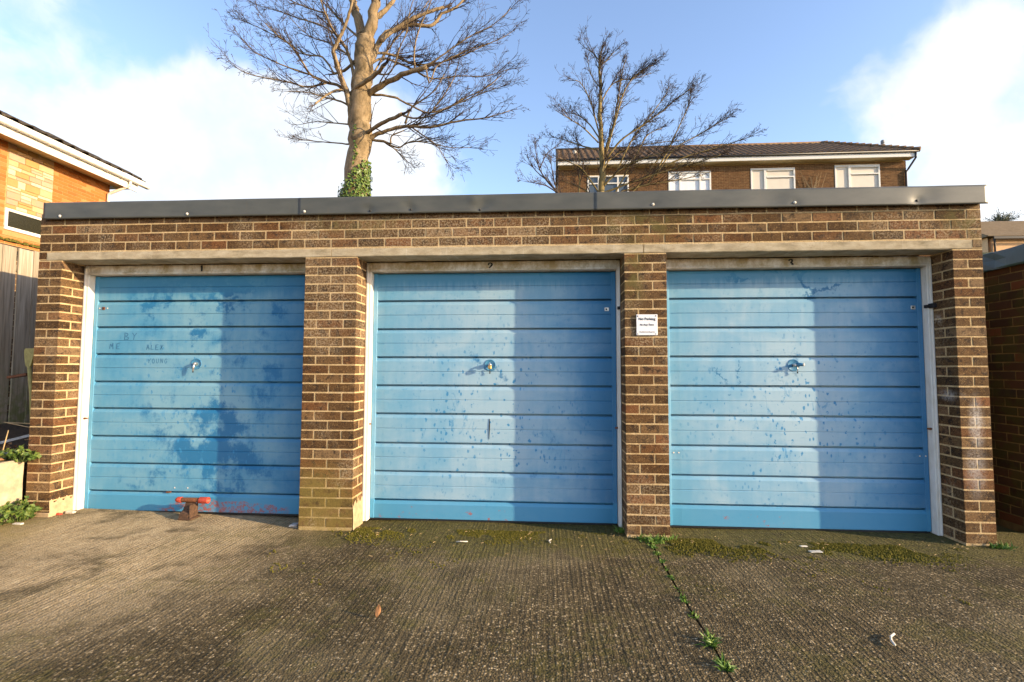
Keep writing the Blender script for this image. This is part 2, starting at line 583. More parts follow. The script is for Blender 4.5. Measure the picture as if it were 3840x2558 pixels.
simple('dark_iron', (.018, .016, .016), .6, .4, 50)
simple('brass', (.62, .40, .14), .35, .2, 60, metal=.85)
simple('chrome', (.7, .7, .72), .2, .1, 60, metal=1)
simple('white_cap', (.60, .55, .48), .5, .1)
simple('sign_white', (.78, .77, .78), .35, .03, 20, bump=.02)
simple('ink_black', (.015, .015, .016), .6, .1)
simple('scratch_blue', (.035, .14, .25), .7, .25, 60)
simple('red_paint', (.40, .055, .03), .55, .4, 40, bump=.3)
simple('cement_skim', (.40, .285, .165), .95, .25, 22, bump=.5)
simple('roof_felt', (.07, .07, .065), .95, .3, 20)
simple('white_upvc', (.66, .64, .59), .4, .06, 10, bump=.02)
simple('cream_soffit', (.62, .50, .28), .6, .15, 8)
simple('pale_pipe', (.62, .55, .46), .5, .12, 14)
simple('grey_lead', (.22, .23, .24), .7, .2)
simple('black_plastic', (.02, .02, .022), .45, .2)
simple('window_dark', (.022, .022, .014), .12, .3, 60, spec=.6, bump=.05)
simple('blind_cream', (.60, .54, .45), .5, .04, 4, bump=0)
simple('blind_white', (.74, .74, .74), .5, .08, 6, bump=0)
simple('peach_render', (.66, .40, .20), .9, .08, 6)
simple('soil', (.07, .045, .025), .95, .5, 35, bump=.9)
simple('dry_stem', (.42, .29, .14), .85, .25, 40)
simple('olive_handle', (.36, .29, .09), .6, .25, 30)
simple('rubber', (.02, .018, .016), .8, .3)
simple('weathered_plank', (.40, .38, .36), .8, .3, 25)
simple('brown_leaf', (.38, .18, .07), .8, .25, 60)
simple('white_litter', (.56, .52, .45), .7, .1)
simple('pale_stone', (.55, .47, .36), .9, .2, 60)
simple('retaining_render', (.38, .315, .21), .95, .35, 9, bump=.7)

@material
def window_glass(t):
    p = t.pos()
    t.out((.06, .075, .085), .05, spec=.7)
@material
def concrete_apron_surface(t):
    p = t.pos()
    x, y, z = t.xyz(p)
    big = t.noise(p, .75, 5, .6, .3)
    med = t.noise(p, 3.2, 6, .65, .4)
    fine = t.noise(p, 26, 5, .7)
    # tamped ridges that run away from the doors
    wob = t.add(x, t.mul(t.noise(t.scl(p, (1, .06, 1)), 9, 5, .7), .05))
    ph = t.mul(wob, 2*pi/.029)
    rid = t.add(t.mul(t.m('SINE', ph), .5), .5)
    rid2 = t.add(t.mul(t.m('SINE', t.mul(ph, .43)), .5), .5)
    amp = t.mul(t.step(t.noise(t.scl(p, (1.4, .5, 1)), 1.3, 4, .6), .24, .58), t.step(t.noise(t.scl(p, (8, .7, 1)), 3, 5, .7), .30, .58))
    ridge = t.mul(t.add(t.mul(rid, .6), t.mul(rid2, .4)), t.add(t.mul(amp, .9), .1))
    # exposed aggregate
    vn = t.n('ShaderNodeTexVoronoi')
    t.put(vn.inputs['Vector'], t.vm('ADD', p, t.vm('SCALE', t.noise(p, 60, 2, .5, col=True), None, .008)))
    vn.inputs['Scale'].default_value = 88
    cell = t.xyz(vn.outputs['Color'])
    agg = t.ramp(cell[0], [(0, (.028, .020, .008)), (.36, (.072, .052, .022)), (.60, (.15, .108, .050)), (.78, (.28, .205, .105)), (.90, (.50, .38, .215)), (1, (.85, .67, .42))])
    agg = t.mix(t.mul(t.step(vn.outputs['Distance'], .40, .70), .80), agg, (.040, .029, .015))
    c = t.mix(.36, agg, t.ramp(t.add(t.mul(med, .6), t.mul(fine, .4)), [(.34, (.036, .027, .010)), (.50, (.115, .084, .037)), (.66, (.26, .19, .092))]))
    c = t.mix(t.mul(t.mul(t.sub(1, rid), amp), .72), c, (.030, .022, .009))
    # cleaner, paler apron by the first door
    lw = t.m('MAXIMUM', t.blob(p, (1.25, -.1, 0), (1.9, 1.5, 1)), t.mul(t.blob(p, (1.5, -.9, 0), (1.6, 1.5, 1)), .7))
    lw = t.mul(t.m('MINIMUM', t.mul(lw, 1.5), 1), t.step(t.add(t.mul(big, .5), t.mul(med, .5)), .26, .56))
    pale = t.ramp(t.add(t.mul(fine, .6), t.mul(t.noise(p, 90, 3, .7), .4)), [(.3, (.26, .185, .092)), (.5, (.50, .38, .22)), (.7, (.66, .53, .34))])
    c = t.mix(t.mul(lw, .95), c, t.mix(t.mul(t.mul(t.sub(1, rid), amp), .5), pale, (.12, .088, .045)))
    c = t.mix(t.mul(t.step(big, .50, .66), .34), c, (.31, .245, .135))
    c = t.mix(t.mul(t.step(med, .50, .36), .38), c, (.040, .030, .012))
    # moss film
    near = t.add(t.mul(t.step(y, -.62, -.02), .26), t.mul(t.step(x, 2.0, 3.2), .045))
    ms = t.step(t.add(t.add(t.mul(med, .55), t.mul(t.noise(p, 11, 5, .65), .25)), t.add(t.mul(big, .35), near)), .665, .82)
    ms = t.mul(ms, t.step(x, 2.0, 3.0))
    mcol = t.ramp(fine, [(.3, (.040, .033, .006)), (.55, (.105, .095, .016)), (.75, (.20, .17, .04))])
    ms2 = t.mul(t.step(t.add(t.mul(t.noise(p, 1.7, 5, .65), .6), t.mul(t.noise(p, 17, 5, .7), .4)), .50, .60), t.step(x, .6, 2.4))
    c = t.mix(t.mul(ms2, .42), c, mcol)
    c = t.mix(t.mul(ms, .72), c, mcol)
    edge = t.mul(t.step(t.add(x, t.mul(y, .35)), .55, .05), t.step(med, .35, .6))
    c = t.mix(t.mul(edge, .6), c, (.24, .19, .06))
    c = t.mix(t.sub(.18, t.mul(lw, .16)), c, (.022, .017, .007))
    h = t.add(t.mul(ridge, .60), t.add(t.mul(t.m('MINIMUM', vn.outputs['Distance'], .7), -1.0), t.mul(fine, .8)))
    t.out(c, .93, t.bump(h, .9, .009), spec=.25)
@material
def earth_and_grass(t):
    p = t.pos()
    n = t.noise(p, .8, 6, .6)
    f = t.noise(p, 30, 5, .7)
    c = t.mix(t.step(n, .4, .6), (.06, .075, .022), (.10, .075, .045))
    c = t.mix(t.mul(f, .5), c, (.03, .03, .015))
    t.out(c, .95, t.bump(f, .6, .02), spec=.1)
@material
def moss_green(t):
    p = t.pos()
    n = t.noise(p, 40, 4, .7)
    t.out(t.ramp(n, [(.3, (.034, .030, .006)), (.48, (.085, .076, .012)), (.62, (.15, .125, .025)), (.72, (.13, .075, .028))]), .95, spec=.1)
def leafmat(name, stops, rough=.5):
    m = bpy.data.materials.new(name)
    m.use_nodes = True
    MATS[name] = m
    t = NT(m.node_tree)
    n = t.noise(t.pos(), 35, 3, .6)
    b = t.out(t.ramp(n, stops), rough, spec=.4)
    b.inputs['Transmission Weight'].default_value = 0
leafmat('weed_leaf', [(.3, (.03, .065, .012)), (.5, (.075, .125, .02)), (.7, (.17, .19, .04))])
leafmat('ivy_leaf', [(.3, (.035, .075, .012)), (.5, (.09, .15, .022)), (.7, (.26, .30, .07))], .4)
leafmat('grass_blade', [(.3, (.05, .12, .015)), (.6, (.13, .22, .03)), (.8, (.25, .27, .06))])
leafmat('shrub_dark', [(.3, (.02, .03, .012)), (.7, (.06, .075, .03))])

@material
def fence_wood(t):
    p = t.pos()
    r = t.orand()
    g = t.noise(t.scl(p, (14, 14, .6)), 3, 6, .65, .6)
    c = t.ramp(g, [(.25, (.15, .115, .075)), (.5, (.36, .295, .21)), (.75, (.55, .47, .36))])
    c = t.mix(t.mul(r, .35), c, (.17, .135, .09))
    z = t.xyz(p)[2]
    al = t.mul(t.step(t.add(z, t.mul(t.noise(p, 6, 4, .6), .5)), 1.75, .95), t.step(t.noise(p, 12, 4, .6), .35, .6))
    c = t.mix(t.mul(al, .7), c, (.15, .165, .04))
    t.out(c, .9, t.bump(g, .5, .006), spec=.2)
@material
def orange_brick(t):
    p = t.pos()
    r = t.orand()
    n = t.noise(p, 40, 5, .65)
    c = t.ramp(r, [(0, (.31, .105, .026)), (.35, (.39, .145, .038)), (.7, (.34, .12, .028)), (1, (.47, .21, .075))])
    c = t.mix(t.mul(t.step(n, .58, .75), .4), c, (.24, .08, .025))
    t.out(c, .9, t.bump(n, .35, .004), spec=.2)
simple('orange_mortar', (.40, .22, .085), .95, .2, 40)
simple('stone_mortar', (.46, .31, .13), .95, .2, 40)
@material
def facing_stone(t):
    p = t.pos()
    r = t.orand()
    n = t.noise(p, 11, 5, .6)
    c = t.ramp(r, [(0, (.36, .22, .085)), (.2, (.45, .32, .18)), (.4, (.37, .245, .165)), (.55, (.54, .44, .30)), (.72, (.38, .245, .095)), (.86, (.42, .29, .205)), (1, (.48, .35, .19))], 'CONSTANT')
    c = t.mix(t.mul(t.step(n, .35, .65), .3), c, (.45, .28, .10))
    t.out(c, .9, t.bump(t.noise(p, 30, 5, .65), .5, .008), spec=.2)
def course_mat(t, c1_, c2_, mo_):
    p = t.pos()
    br = t.n('ShaderNodeTexBrick')
    v = t.n('ShaderNodeCombineXYZ')
    x, y, z = t.xyz(p)
    t.put(v.inputs[0], t.add(x, y)); t.put(v.inputs[1], z)
    t.put(br.inputs['Vector'], v.outputs[0])
    br.inputs['Scale'].default_value = 1
    br.inputs['Brick Width'].default_value = .225
    br.inputs['Row Height'].default_value = .075
    br.inputs['Mortar Size'].default_value = .006
    br.inputs['Color1'].default_value = c1_ + (1,)
    br.inputs['Color2'].default_value = c2_ + (1,)
    br.inputs['Mortar'].default_value = mo_ + (1,)
    t.out(br.outputs[0], .9, t.bump(br.outputs['Fac'], -.4, .006), spec=.2)
@material
def house_brick_course(t):
    course_mat(t, (.10, .055, .025), (.17, .095, .045), (.40, .28, .14))
@material
def orange_brick_course(t):
    course_mat(t, (.32, .11, .028), (.42, .16, .045), (.40, .22, .085))
@material
def terrace_brick(t):
    p = t.pos()
    c = t.ramp(t.noise(t.scl(p, (4.4, 1, 13.3)), 1.0, 2, .6), [(.3, (.075, .036, .016)), (.5, (.13, .066, .028)), (.7, (.19, .10, .042))])
    t.out(c, .9, spec=.2)
simple('terrace_mortar', (.46, .32, .15), .95, .15)
def tilemat(name, a, b, moss):
    m = bpy.data.materials.new(name)
    m.use_nodes = True
    MATS[name] = m
    t = NT(m.node_tree)
    p = t.pos()
    n = t.noise(p, 5, 6, .65)
    f = t.noise(p, 45, 4, .7)
    c = t.mix(t.step(n, .3, .7), a, b)
    c = t.mix(t.mul(t.step(t.noise(p, 14, 5, .65), .56, .70), moss), c, (.30, .25, .13))
    c = t.mix(t.mul(f, .35), c, [v*.4 for v in a])
    t.out(c, .9, t.bump(f, .5, .006), spec=.2)
tilemat('tile_brown', (.12, .075, .045), (.23, .15, .092), .5)
tilemat('tile_dark', (.030, .024, .018), (.085, .065, .045), .7)
tilemat('tile_mossy', (.10, .065, .025), (.22, .15, .045), .8)
tilemat('tile_far', (.20, .145, .085), (.27, .20, .125), .2)
def barkmat(name, stops, sc_):
    m = bpy.data.materials.new(name)
    m.use_nodes = True
    MATS[name] = m
    t = NT(m.node_tree)
    p = t.pos()
    n = t.noise(t.scl(p, (1, 1, .45)), sc_, 6, .65, .5)
    t.out(t.ramp(n, stops), .9, t.bump(t.noise(p, sc_*5, 5, .7), .4, .015), spec=.2)
barkmat('bark_pale', [(.28, (.07, .052, .026)), (.5, (.23, .165, .09)), (.72, (.34, .255, .155))], 7)
barkmat('twig_brown', [(.3, (.035, .025, .020)), (.7, (.085, .060, .042))], 9)
barkmat('bark_golden', [(.3, (.14, .10, .035)), (.7, (.30, .225, .095))], 9)

# ================================================================== SETTING
def slabz(x):
    return -.005 + .045*max(0, 1 - x/2.3)
def hill(x, y):
    if y < 3.0:
        return -.06
    u = min(1, (y-3.0)/14.0)
    s_ = u*u*(3-2*u)
    return -.06 + 5.9*s_
g = MB()
xs = [-900, -300, -100, -40, -20, -10, -5, 0, 5, 10, 15, 20, 30, 50, 100, 300, 900]
ys = [-900, -300, -100, -40, -20, -10, -5, 0, 3] + [3 + 14*i/16 for i in range(1, 17)] + [22, 30, 60, 150, 400, 1200]
for y in ys:
    for x in xs:
        g.v.append((x, y, hill(x, y)))
nx = len(xs)
for j in range(len(ys)-1):
    for i in range(nx-1):
        a = j*nx + i
        g.face([a, a+1, a+nx+1, a+nx])
tag(g.build('ground', 'earth_and_grass', smooth=True), kind='structure')

ap = thing('concrete_apron', (4, -2, 0), None, None)
ap['kind'] = 'structure'
JX = 5.112
def slab(x0, x1, edge0=0, edge1=0):
    m = MB()
    nxs = 40
    Y0, Y1 = -9.0, .36
    nys = 46
    rg = random.Random(int(x0*10))
    def wob(i, sgn, j):
        return sgn*(.004*sin(j*1.7) + .003*sin(j*4.1+1) + rg.uniform(-.004, .003)) if sgn else 0
    for j in range(nys+1):
        y = Y1 + (Y0-Y1)*(j/nys)**1.6
        for i in range(nxs+1):
            x = x0 + (x1-x0)*i/nxs
            if i == 0: x += wob(i, edge0, j)
            if i == nxs: x += wob(i, edge1, j)
            z = slabz(x) + .004*sin(x*1.9+y*1.1) + .003*sin(x*4.3-y*2.7)
            m.v.append((x, y, z))
    for j in range(nys):
        for i in range(nxs):
            a = j*(nxs+1)+i
            m.face([a, a+nxs+1, a+nxs+2, a+1])
    # skirts down the sides
    b = len(m.v)
    rim = [i for i in range(nxs+1)] + [j*(nxs+1)+nxs for j in range(1, nys+1)] + [nys*(nxs+1)+i for i in range(nxs-1, -1, -1)] + [j*(nxs+1) for j in range(nys-1, 0, -1)]
    n = len(rim)
    for k in rim:
        m.v.append(m.v[k])
    for k in rim:
        v = m.v[k]
        m.v.append((v[0], v[1], -.10))
    for k in range(n):
        m.face([b+k, b+(k+1) % n, b+n+(k+1) % n, b+n+k])
    o = m.build('concrete_slab', 'concrete_apron_surface', ap, smooth=False, fix=True)
    for pl in o.data.polygons:
        pl.use_smooth = abs(pl.normal.z) > .8
    return o
slab(-.01, JX-.006, 0, 1)
slab(JX+.006, 13.0, 1, 0)

# ================================================================== GARAGE BLOCK
GA = thing('garage_block', (3.8, 0, 0), 'row of three brown brick lock-up garages with blue doors and flat roof', 'garage')
P = [(0.0, .215), (2.3607, .44), (4.957, .3275), (7.407, .215)]
XR = 7.622
ZL = 2.195                                        # underside of the lintels
def course(n):                                    # top of the n-th course below the lintel (0 = lintel bed)
    return ZL - .075*n - .0103*n*(n-28)/100
REC = .0012
# brick variants, long axis X, face towards -Y, origin at the face's lower left corner
def brick_mesh(i, lx=.215, ly=.1025, lz=.065):
    rg = random.Random(100+i)
    m = MB()
    m.cbox(0, lx, 0, ly, 0, lz, c=.0028, jit=.0006, rg=rg)
    return m.mesh('brick', 'brick_brown')
BR = [brick_mesh(i) for i in range(7)]
HD = [brick_mesh(20+i, .1025, .215, .065) for i in range(5)]
def put_brick(var, x, y, z, parent, hz=None, name='brick'):
    me = rnd.choice(var)
    o = place(name, me, parent, (x, y + rnd.uniform(-.0018, -.0003), z + rnd.uniform(-.001, .001)), (0, 0, rnd.uniform(-.0015, .0015)), (1, 1, (hz or .065)/.065))
    return o
rear = MB()
def rear_brick(x0, x1, y0, y1, z0, z1):
    rear.cbox(x0, x1, y0, y1, z0, z1, .004, .0015)
for pi_, (px, pw_) in enumerate(P):
    m = MB()
    m.box(px+.002, px+pw_-.002, REC, .215, -.06, ZL)
    m.box(px+.004, px+pw_-.004, .215, .34, -.06, ZL)
    pier = m.build('pier', 'mortar_sand', GA)
    for n in range(1, 30):
        z1 = course(n-1) - .010 if n > 1 else course(0) - .008
        z0 = course(n)
        hz = z1 - z0
        if n == 29:
            pass
        odd = n % 2 == 1
        def S(x, front=True):                     # stretcher pair
            put_brick(BR, px+x, 0, z0, pier, hz)
            rear_brick(px+x, px+x+.215, .1125, .2145, z0, z1)
        def H(x):
            put_brick(HD, px+x, 0, z0, pier, hz)
        if pi_ == 0:
            (H(0), H(.1125)) if odd else S(0)
        elif pi_ == 1:
            (S(0), S(.225)) if odd else (H(0), S(.1125), H(.3375))
        elif pi_ == 2:
            (H(0), S(.1125)) if odd else (S(0), H(.225))
        else:
            S(0) if odd else (H(0), H(.1125))
# courses above the lintels
m = MB()
m.box(REC, XR-REC, REC, .21, ZL+.005, 2.60)
para = m.build('parapet_wall', 'mortar_sand', GA)
PIT = (XR+.010)/34
BRH = [brick_mesh(40+i, .1025, .1025, .065) for i in range(4)]
for r in range(4):
    z = 2.277 + r*.0755
    x = 0
    k = 0
    row = []
    half = r % 2 == 0
    if half:
        row.append((0, PIT/2-.010))
        x = PIT/2
    while x < XR - .02:
        wl = min(PIT-.010, XR-x)
        row.append((x, wl))
        x += PIT
    for (x, wl) in row:
        if r == 3:
            rear_brick(x, x+wl, -.002, .1025, z, z+.066)
            continue
        if wl < .15:
            o = place('brick', rnd.choice(BRH), para, (x, rnd.uniform(-.002, -.0003), z), None, (wl/.1025, 1, 1.01))
        else:
            o = place('brick', rnd.choice(BR), para, (x, rnd.uniform(-.0020, -.0003), z + rnd.uniform(-.0012, .0012)), (0, rnd.uniform(-.004, .004), rnd.uniform(-.0015, .0015)), (wl/.215, 1, 1.01))
# closers beside the lintel ends
put_brick(BRH, 0, 0, 2.205, para, .062).scale.x = .07/.1025
put_brick(BRH, 7.555, 0, 2.205, para, .062).scale.x = .067/.1025
rb = rear.build('backing_bricks', 'brick_brown', GA)
rb['kind'] = 'stuff'
# lintels
for (x0, x1) in ((.08, 2.576), (2.584, 5.104), (5.114, 7.545)):
    m = MB()
    rg = random.Random(int(x0*7)+2)
    nseg = 36
    prof = [(-.004, ZL+.006), (-.004, ZL+.066), (.006, ZL+.072), (.20, ZL+.072), (.20, ZL), (.002, ZL)]
    for i in range(nseg+1):
        x = x0 + (x1-x0)*i/nseg
        for (y, z) in prof:
            m.v.append((x, y + rg.uniform(-.0015, .0015), z + rg.uniform(-.0015, .0015)))
    k = len(prof)
    for i in range(nseg):
        for j in range(k):
            j2 = (j+1) % k
            m.face([i*k+j, i*k+j2, (i+1)*k+j2, (i+1)*k+j])
    m.face(list(range(k)))
    m.face([nseg*k+j for j in reversed(range(k))])
    m.build('lintel', 'lintel_concrete', GA, fix=True)
# cement skims on the feet of the first two reveals
for (x, zt, y1) in ((.215, .165, .213), (2.8007, .20, .213)):
    m = MB()
    N_ = 10
    for i in range(N_+1):
        y = -.002 + (y1+.002)*i/N_
        for z, dx in ((-.03, .010), (zt*.6, .008), (zt + .022*sin(i*1.9+x), .002)):
            m.v.append((x+dx, y, z))
    for i in range(N_):
        for j in range(2):
            a = i*3+j
            m.face([a, a+3, a+4, a+1])
    b = len(m.v)
    m.build('cement_skim', 'cement_skim', GA, smooth=True, fix=True)
m = MB(); m.cbox(-.004, .228, -.008, .02, -.03, .075, .006, .003)
m.build('cement_skim', 'cement_skim', GA)
# side, back walls and roof deck
m = MB(); m.box(.004, .21, .345, 5.3, -.06, 2.55); m.build('side_wall', 'house_brick_course', GA)
m = MB(); m.box(XR-.21, XR-.004, .345, 5.3, -.06, 2.55); m.build('side_wall', 'house_brick_course', GA)
m = MB(); m.box(.215, XR-.215, 5.1, 5.3, -.06, 2.55); m.build('back_wall', 'house_brick_course', GA)
m = MB(); m.box(.03, XR-.03, .215, 5.34, 2.56, 2.615); m.build('roof', 'roof_felt', GA)

# metal fascia in three lengths, dented where it was nailed
SCREW = [(.207, 2.570, 1), (1.345, 2.568, 1), (2.361, 2.567, 1), (2.912, 2.564, 0), (3.25, 2.568, 0), (3.813, 2.557, 0), (5.177, 2.569, 1), (6.25, 2.564, 1), (7.147, 2.563, 0)]
DENT = [(a, b, .045, .009 if not c else .004) for a, b, c in SCREW] + [(3.76, 2.64, .05, -.008), (3.85, 2.60, .07, .008), (2.88, 2.59, .05, .006), (3.22, 2.60, .05, .006), (6.1, 2.60, .16, .007), (7.2, 2.60, .12, .008), (5.0, 2.63, .18, .004), (1.2, 2.60, .15, .003)]
def fy(x, z):
    y = -.040 + .0025*sin(x*2.1) + .0015*sin(x*5.3+1)
    for (a, b, r, dpt) in DENT:
        d2 = ((x-a)**2 + ((z-b)*1.3)**2)/(r*r)
        if d2 < 6:
            y += dpt*exp(-d2*1.4)
    return y
for (x0, x1, lift, tilt) in ((.056, 2.335, 0, 0), (2.313, 4.750, .0025, -.001), (4.726, 7.64, .0055, -.003)):
    m = MB()
    nxs, nzs = int((x1-x0)/.022), 9
    zt = lambda x: 2.677 - (x-3.8)*.0022
    zb = lambda x: 2.5335 - (x-3.8)*.0022
    for i in range(nxs+1):
        x = x0 + (x1-x0)*i/nxs
        col = [(fy(x, zb(x)) + .014, zb(x)+.004), (fy(x, zb(x)), zb(x))]
        for k in range(1, nzs):
            z = zb(x) + (zt(x)-zb(x))*k/nzs
            col.append((fy(x, z), z))
        col += [(fy(x, zt(x)), zt(x)), (fy(x, zt(x)) + .012, zt(x)+.006), (.16, zt(x)-.02)]
        for (y, z) in col:
            m.v.append((x, y - lift, z))
    k = nzs+4
    for i in range(nxs):
        for j in range(k-1):
            a = i*k+j
            m.face([a, a+k, a+k+1, a+1])
    # closed ends
    m.face([j for j in range(k)])
    m.face([nxs*k+j for j in reversed(range(k))])
    fo = m.build('fascia', 'fascia_metal', GA, fix=True)
    for pl in fo.data.polygons:
        pl.use_smooth = len(pl.vertices) == 4 and abs(pl.normal.z) < .5
    for (a, b, bright) in SCREW:
        if x0 <= a < (2.313 if x0 < 1 else 4.726 if x0 < 3 else 9):
            s_ = MB(); s_.sm = True
            r = .0115 if bright else .009
            s_.lathe((a, fy(a, b)-lift-.001, b), (0, -1, 0), [(r, -.004), (r, .002), (r*.8, .006), (r*.35, .008)], 12)
            s_.build('screw_head', 'white_cap' if bright else 'dark_iron', fo)

# ------------------------------------------------------------------ frames and doors
OPEN = [(.215, 2.3607), (2.8007, 4.957), (5.2845, 7.407)]
DW = [(.262, 2.318), (2.846, 4.926), (5.330, 7.368)]
DB = [.030, .016, .012]
DTOP = 2.106
GROOVE = [[1.886, 1.652, 1.410, 1.164, .927, .682, .445, .203],
          [1.871, 1.627, 1.384, 1.143, .903, .655, .417, .178],
          [1.876, 1.634, 1.394, 1.152, .911, .666, .426, .191]]
GL = Matrix.Rotation(0, 4, 'X')
def digit(ch, cx, cz, h, y, parent):
    """old-style serif numerals cut from strokes of changing width"""
    S_ = {'1': [([(-.16, .30), (-.02, .42), (0, .46)], [.03, .05, .07]), ([(.02, .48), (.02, -.46)], [.085, .085]), ([(-.18, -.46), (.22, -.46)], [.045, .045])],
          '2': [([(-.25, .22), (-.24, .36), (-.12, .46), (.04, .48), (.2, .40), (.24, .24), (.16, .08), (-.06, -.14), (-.26, -.40)], [.085, .07, .05, .05, .08, .1, .09, .06, .05]),
                ([(-.27, -.43), (0, -.43), (.22, -.45), (.29, -.28)], [.06, .075, .08, .04]), ([(-.24, .24), (-.19, .2)], [.09, .07])],
          '3': [([(-.22, .30), (-.16, .43), (0, .48), (.18, .42), (.21, .27), (.12, .10), (-.05, .05)], [.08, .06, .05, .08, .1, .07, .045]),
                ([(-.05, .04), (.14, .0), (.25, -.16), (.2, -.37), (.02, -.48), (-.18, -.43), (-.25, -.28)], [.045, .07, .11, .09, .05, .06, .09])]}
    m = MB()
    for pts, ws in S_[ch]:
        n = len(pts)
        L, R_ = [], []
        for i in range(n):
            a = Vector(pts[max(i-1, 0)]); b = Vector(pts[min(i+1, n-1)])
            d_ = (b-a).normalized()
            nrm = Vector((-d_.y, d_.x))
            q = Vector(pts[i])
            L.append(q + nrm*ws[i]*1.35); R_.append(q - nrm*ws[i]*1.35)
        for i in range(n-1):
            quad = [L[i], R_[i], R_[i+1], L[i+1]]
            f0 = [(cx+v.x*h, y, cz+v.y*h) for v in quad]
            b0 = [(cx+v.x*h, y+.004, cz+v.y*h) for v in quad]
            b_ = len(m.v)
            m.v += f0 + b0
            for q in ((0, 1, 2, 3), (4, 7, 6, 5), (0, 4, 5, 1), (1, 5, 6, 2), (2, 6, 7, 3), (3, 7, 4, 0)):
                m.face([b_+k for k in q])
    o = m.build('door_number', 'ink_black', parent)
    return o
FR = []
for i, (x0, x1) in enumerate(OPEN):
    d0, d1 = DW[i]
    zb = DB[i] - .012
    m = MB()
    yf = .214
    for (a, b, inner) in ((x0+.001, d0-.003, 1), (d1+.003, x1-.001, -1)):
        m.cbox(a, b, yf, .33, zb, 2.19, .004)
        if inner == 1:
            m.cbox(a+.002, a+(b-a)*.42, yf-.008, yf+.004, zb+.002, 2.17, .002)
        else:
            m.cbox(b-(b-a)*.42, b-.002, yf-.008, yf+.004, zb+.002, 2.17, .002)
    m.cbox(d0-.002, d1+.002, yf+.002, .33, DTOP+.004, 2.192, .004)
    m.cbox(d0-.004, d1+.004, yf-.012, yf+.02, DTOP+.006, DTOP+.024, .004)      # drip bead
    fr = m.build('door_frame', 'frame_paint', GA)
    FR.append(fr)
    digit('123'[i], (1.312, 3.871, 6.326)[i], (2.156, 2.148, 2.148)[i], .060, yf-.003, fr)
YD = .272
ENDS = .030
DOORS = []
for i, (x0, x1) in enumerate(DW):
    mat_ = ('door_paint_first', 'door_paint_second', 'door_paint_third')[i]
    dn = ('first', 'second', 'third')[i]
    m = MB()
    # door core: side stiles, top and foot rail behind the pressed panels
    m.cbox(x0, x0+ENDS+.006, YD+.001, YD+.05, DB[i], DTOP, .003)
    m.cbox(x1-ENDS-.006, x1, YD+.001, YD+.05, DB[i], DTOP, .003)
    m.box(x0+ENDS, x1-ENDS, YD+.046, YD+.06, DB[i]+.002, DTOP-.002)
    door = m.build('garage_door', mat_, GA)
    DOORS.append(door)
    gs = [DTOP+.006] + GROOVE[i] + [DB[i]]
    xa, xb = x0+ENDS, x1-ENDS
    for k in range(9):
        zt, zb = gs[k], gs[k+1]
        gap = .015
        top = zt - (gap if k else .008)
        bot = zb
        mid = zb + (zt-zb)*.47 if k < 8 else None
        if k == 0:
            mid = zb + .118
        pr = [(YD+.045, bot+.001), (YD+.004, bot+.0005), (YD+.0005, bot+.004)]
        if mid:
            pr += [(YD, mid-.006), (YD+.0045, mid-.001), (YD+.0045, mid+.001), (YD-.0005, mid+.0035)]
        pr += [(YD, top-.028), (YD+.0008, top-.025), (YD+.013, top-.002), (YD+.014, top), (YD+.045, top)]
        pm = MB()
        NX = 24
        rg = random.Random(i*31+k)
        ph = rg.uniform(0, 6)
        n = len(pr)
        for j in range(NX+1):
            x = xa + (xb-xa)*j/NX
            flex = .0007*sin(x*2.4+ph) + .0004*sin(x*6.1+ph*2)
            for q, (y, z) in enumerate(pr):
                e = 0
                if j in (0, NX):
                    e = .004
                pm.v.append((x, y + (flex if 2 <= q < n-2 else 0) + e, z))
        for j in range(NX):
            for q in range(n-1):
                a = j*n+q
                pm.face([a, a+n, a+n+1, a+1])
        pm.face(list(range(n)))
        pm.face([NX*n+q for q in reversed(range(n))])
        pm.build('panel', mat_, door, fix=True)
    # black strip painting in the dark shade of the gap under the door
    s_ = MB(); s_.box(x0+.004, x1-.004, YD+.012, YD+.04, DB[i]-.016, DB[i]+.001); s_.build('sill_gap_shade', 'black_plastic', door)

def handle(cx, cz, door, style):
    m = MB(); m.sm = True
    # dished rosette with a rolled rim
    m.lathe((cx, YD, cz), (0, -1, 0), [(.049, -.002), (.049, .003), (.046, .006), (.043, .005), (.038, .002), (.012, .001)], 28)
    m.cur = 1
    m.lathe((cx, YD, cz), (0, -1, 0), [(.013, .0), (.013, .028), (.010, .034)], 14)
    if style == 1:
        m.tube([(cx, YD-.028, cz+.008), (cx-.002, YD-.034, cz-.03), (cx-.006, YD-.034, cz-.066)], [.009, .008, .006], 8)
        m.cur = 2
        m.lathe((cx-.006, YD-.034, cz-.072), (0, 0, 1), [(.004, -.005), (.006, 0), (.004, .005)], 10)
    elif style == 2:
        m.tube([(cx-.002, YD-.02, cz+.014), (cx+.002, YD-.052, cz+.012)], [.008, .008], 8)
        m.cur = 2
        m.tube([(cx, YD-.02, cz-.028), (cx, YD-.02, cz-.060)], .0035, 6)
        m.lathe((cx, YD-.02, cz-.066), (0, 0, 1), [(.004, -.006), (.006, 0), (.004, .006)], 10)
    else:
        m.cur = 0
        m.tube([(cx+.008, YD-.018, cz+.003), (cx+.036, YD-.040, cz+.006), (cx+.052, YD-.052, cz+.004)], [.013, .014, .013], 10)
        m.cur = 3
        m.lathe((cx+.052, YD-.052, cz+.004), (.8, -.6, 0), [(.013, 0), (.013, .007), (.006, .009)], 12)
        m.cur = 1
        m.tube([(cx+.020, YD-.026, cz-.008), (cx+.020, YD-.024, cz-.052)], .004, 6)
        m.cur = 2
        m.lathe((cx+.020, YD-.024, cz-.060), (0, 0, 1), [(.004, -.006), (.006, 0), (.004, .006)], 10)
    return m.build('handle', ['door_blue', 'galvanised', 'dark_iron', 'white_cap'], door)
handle(1.256, 1.318, DOORS[0], 1)
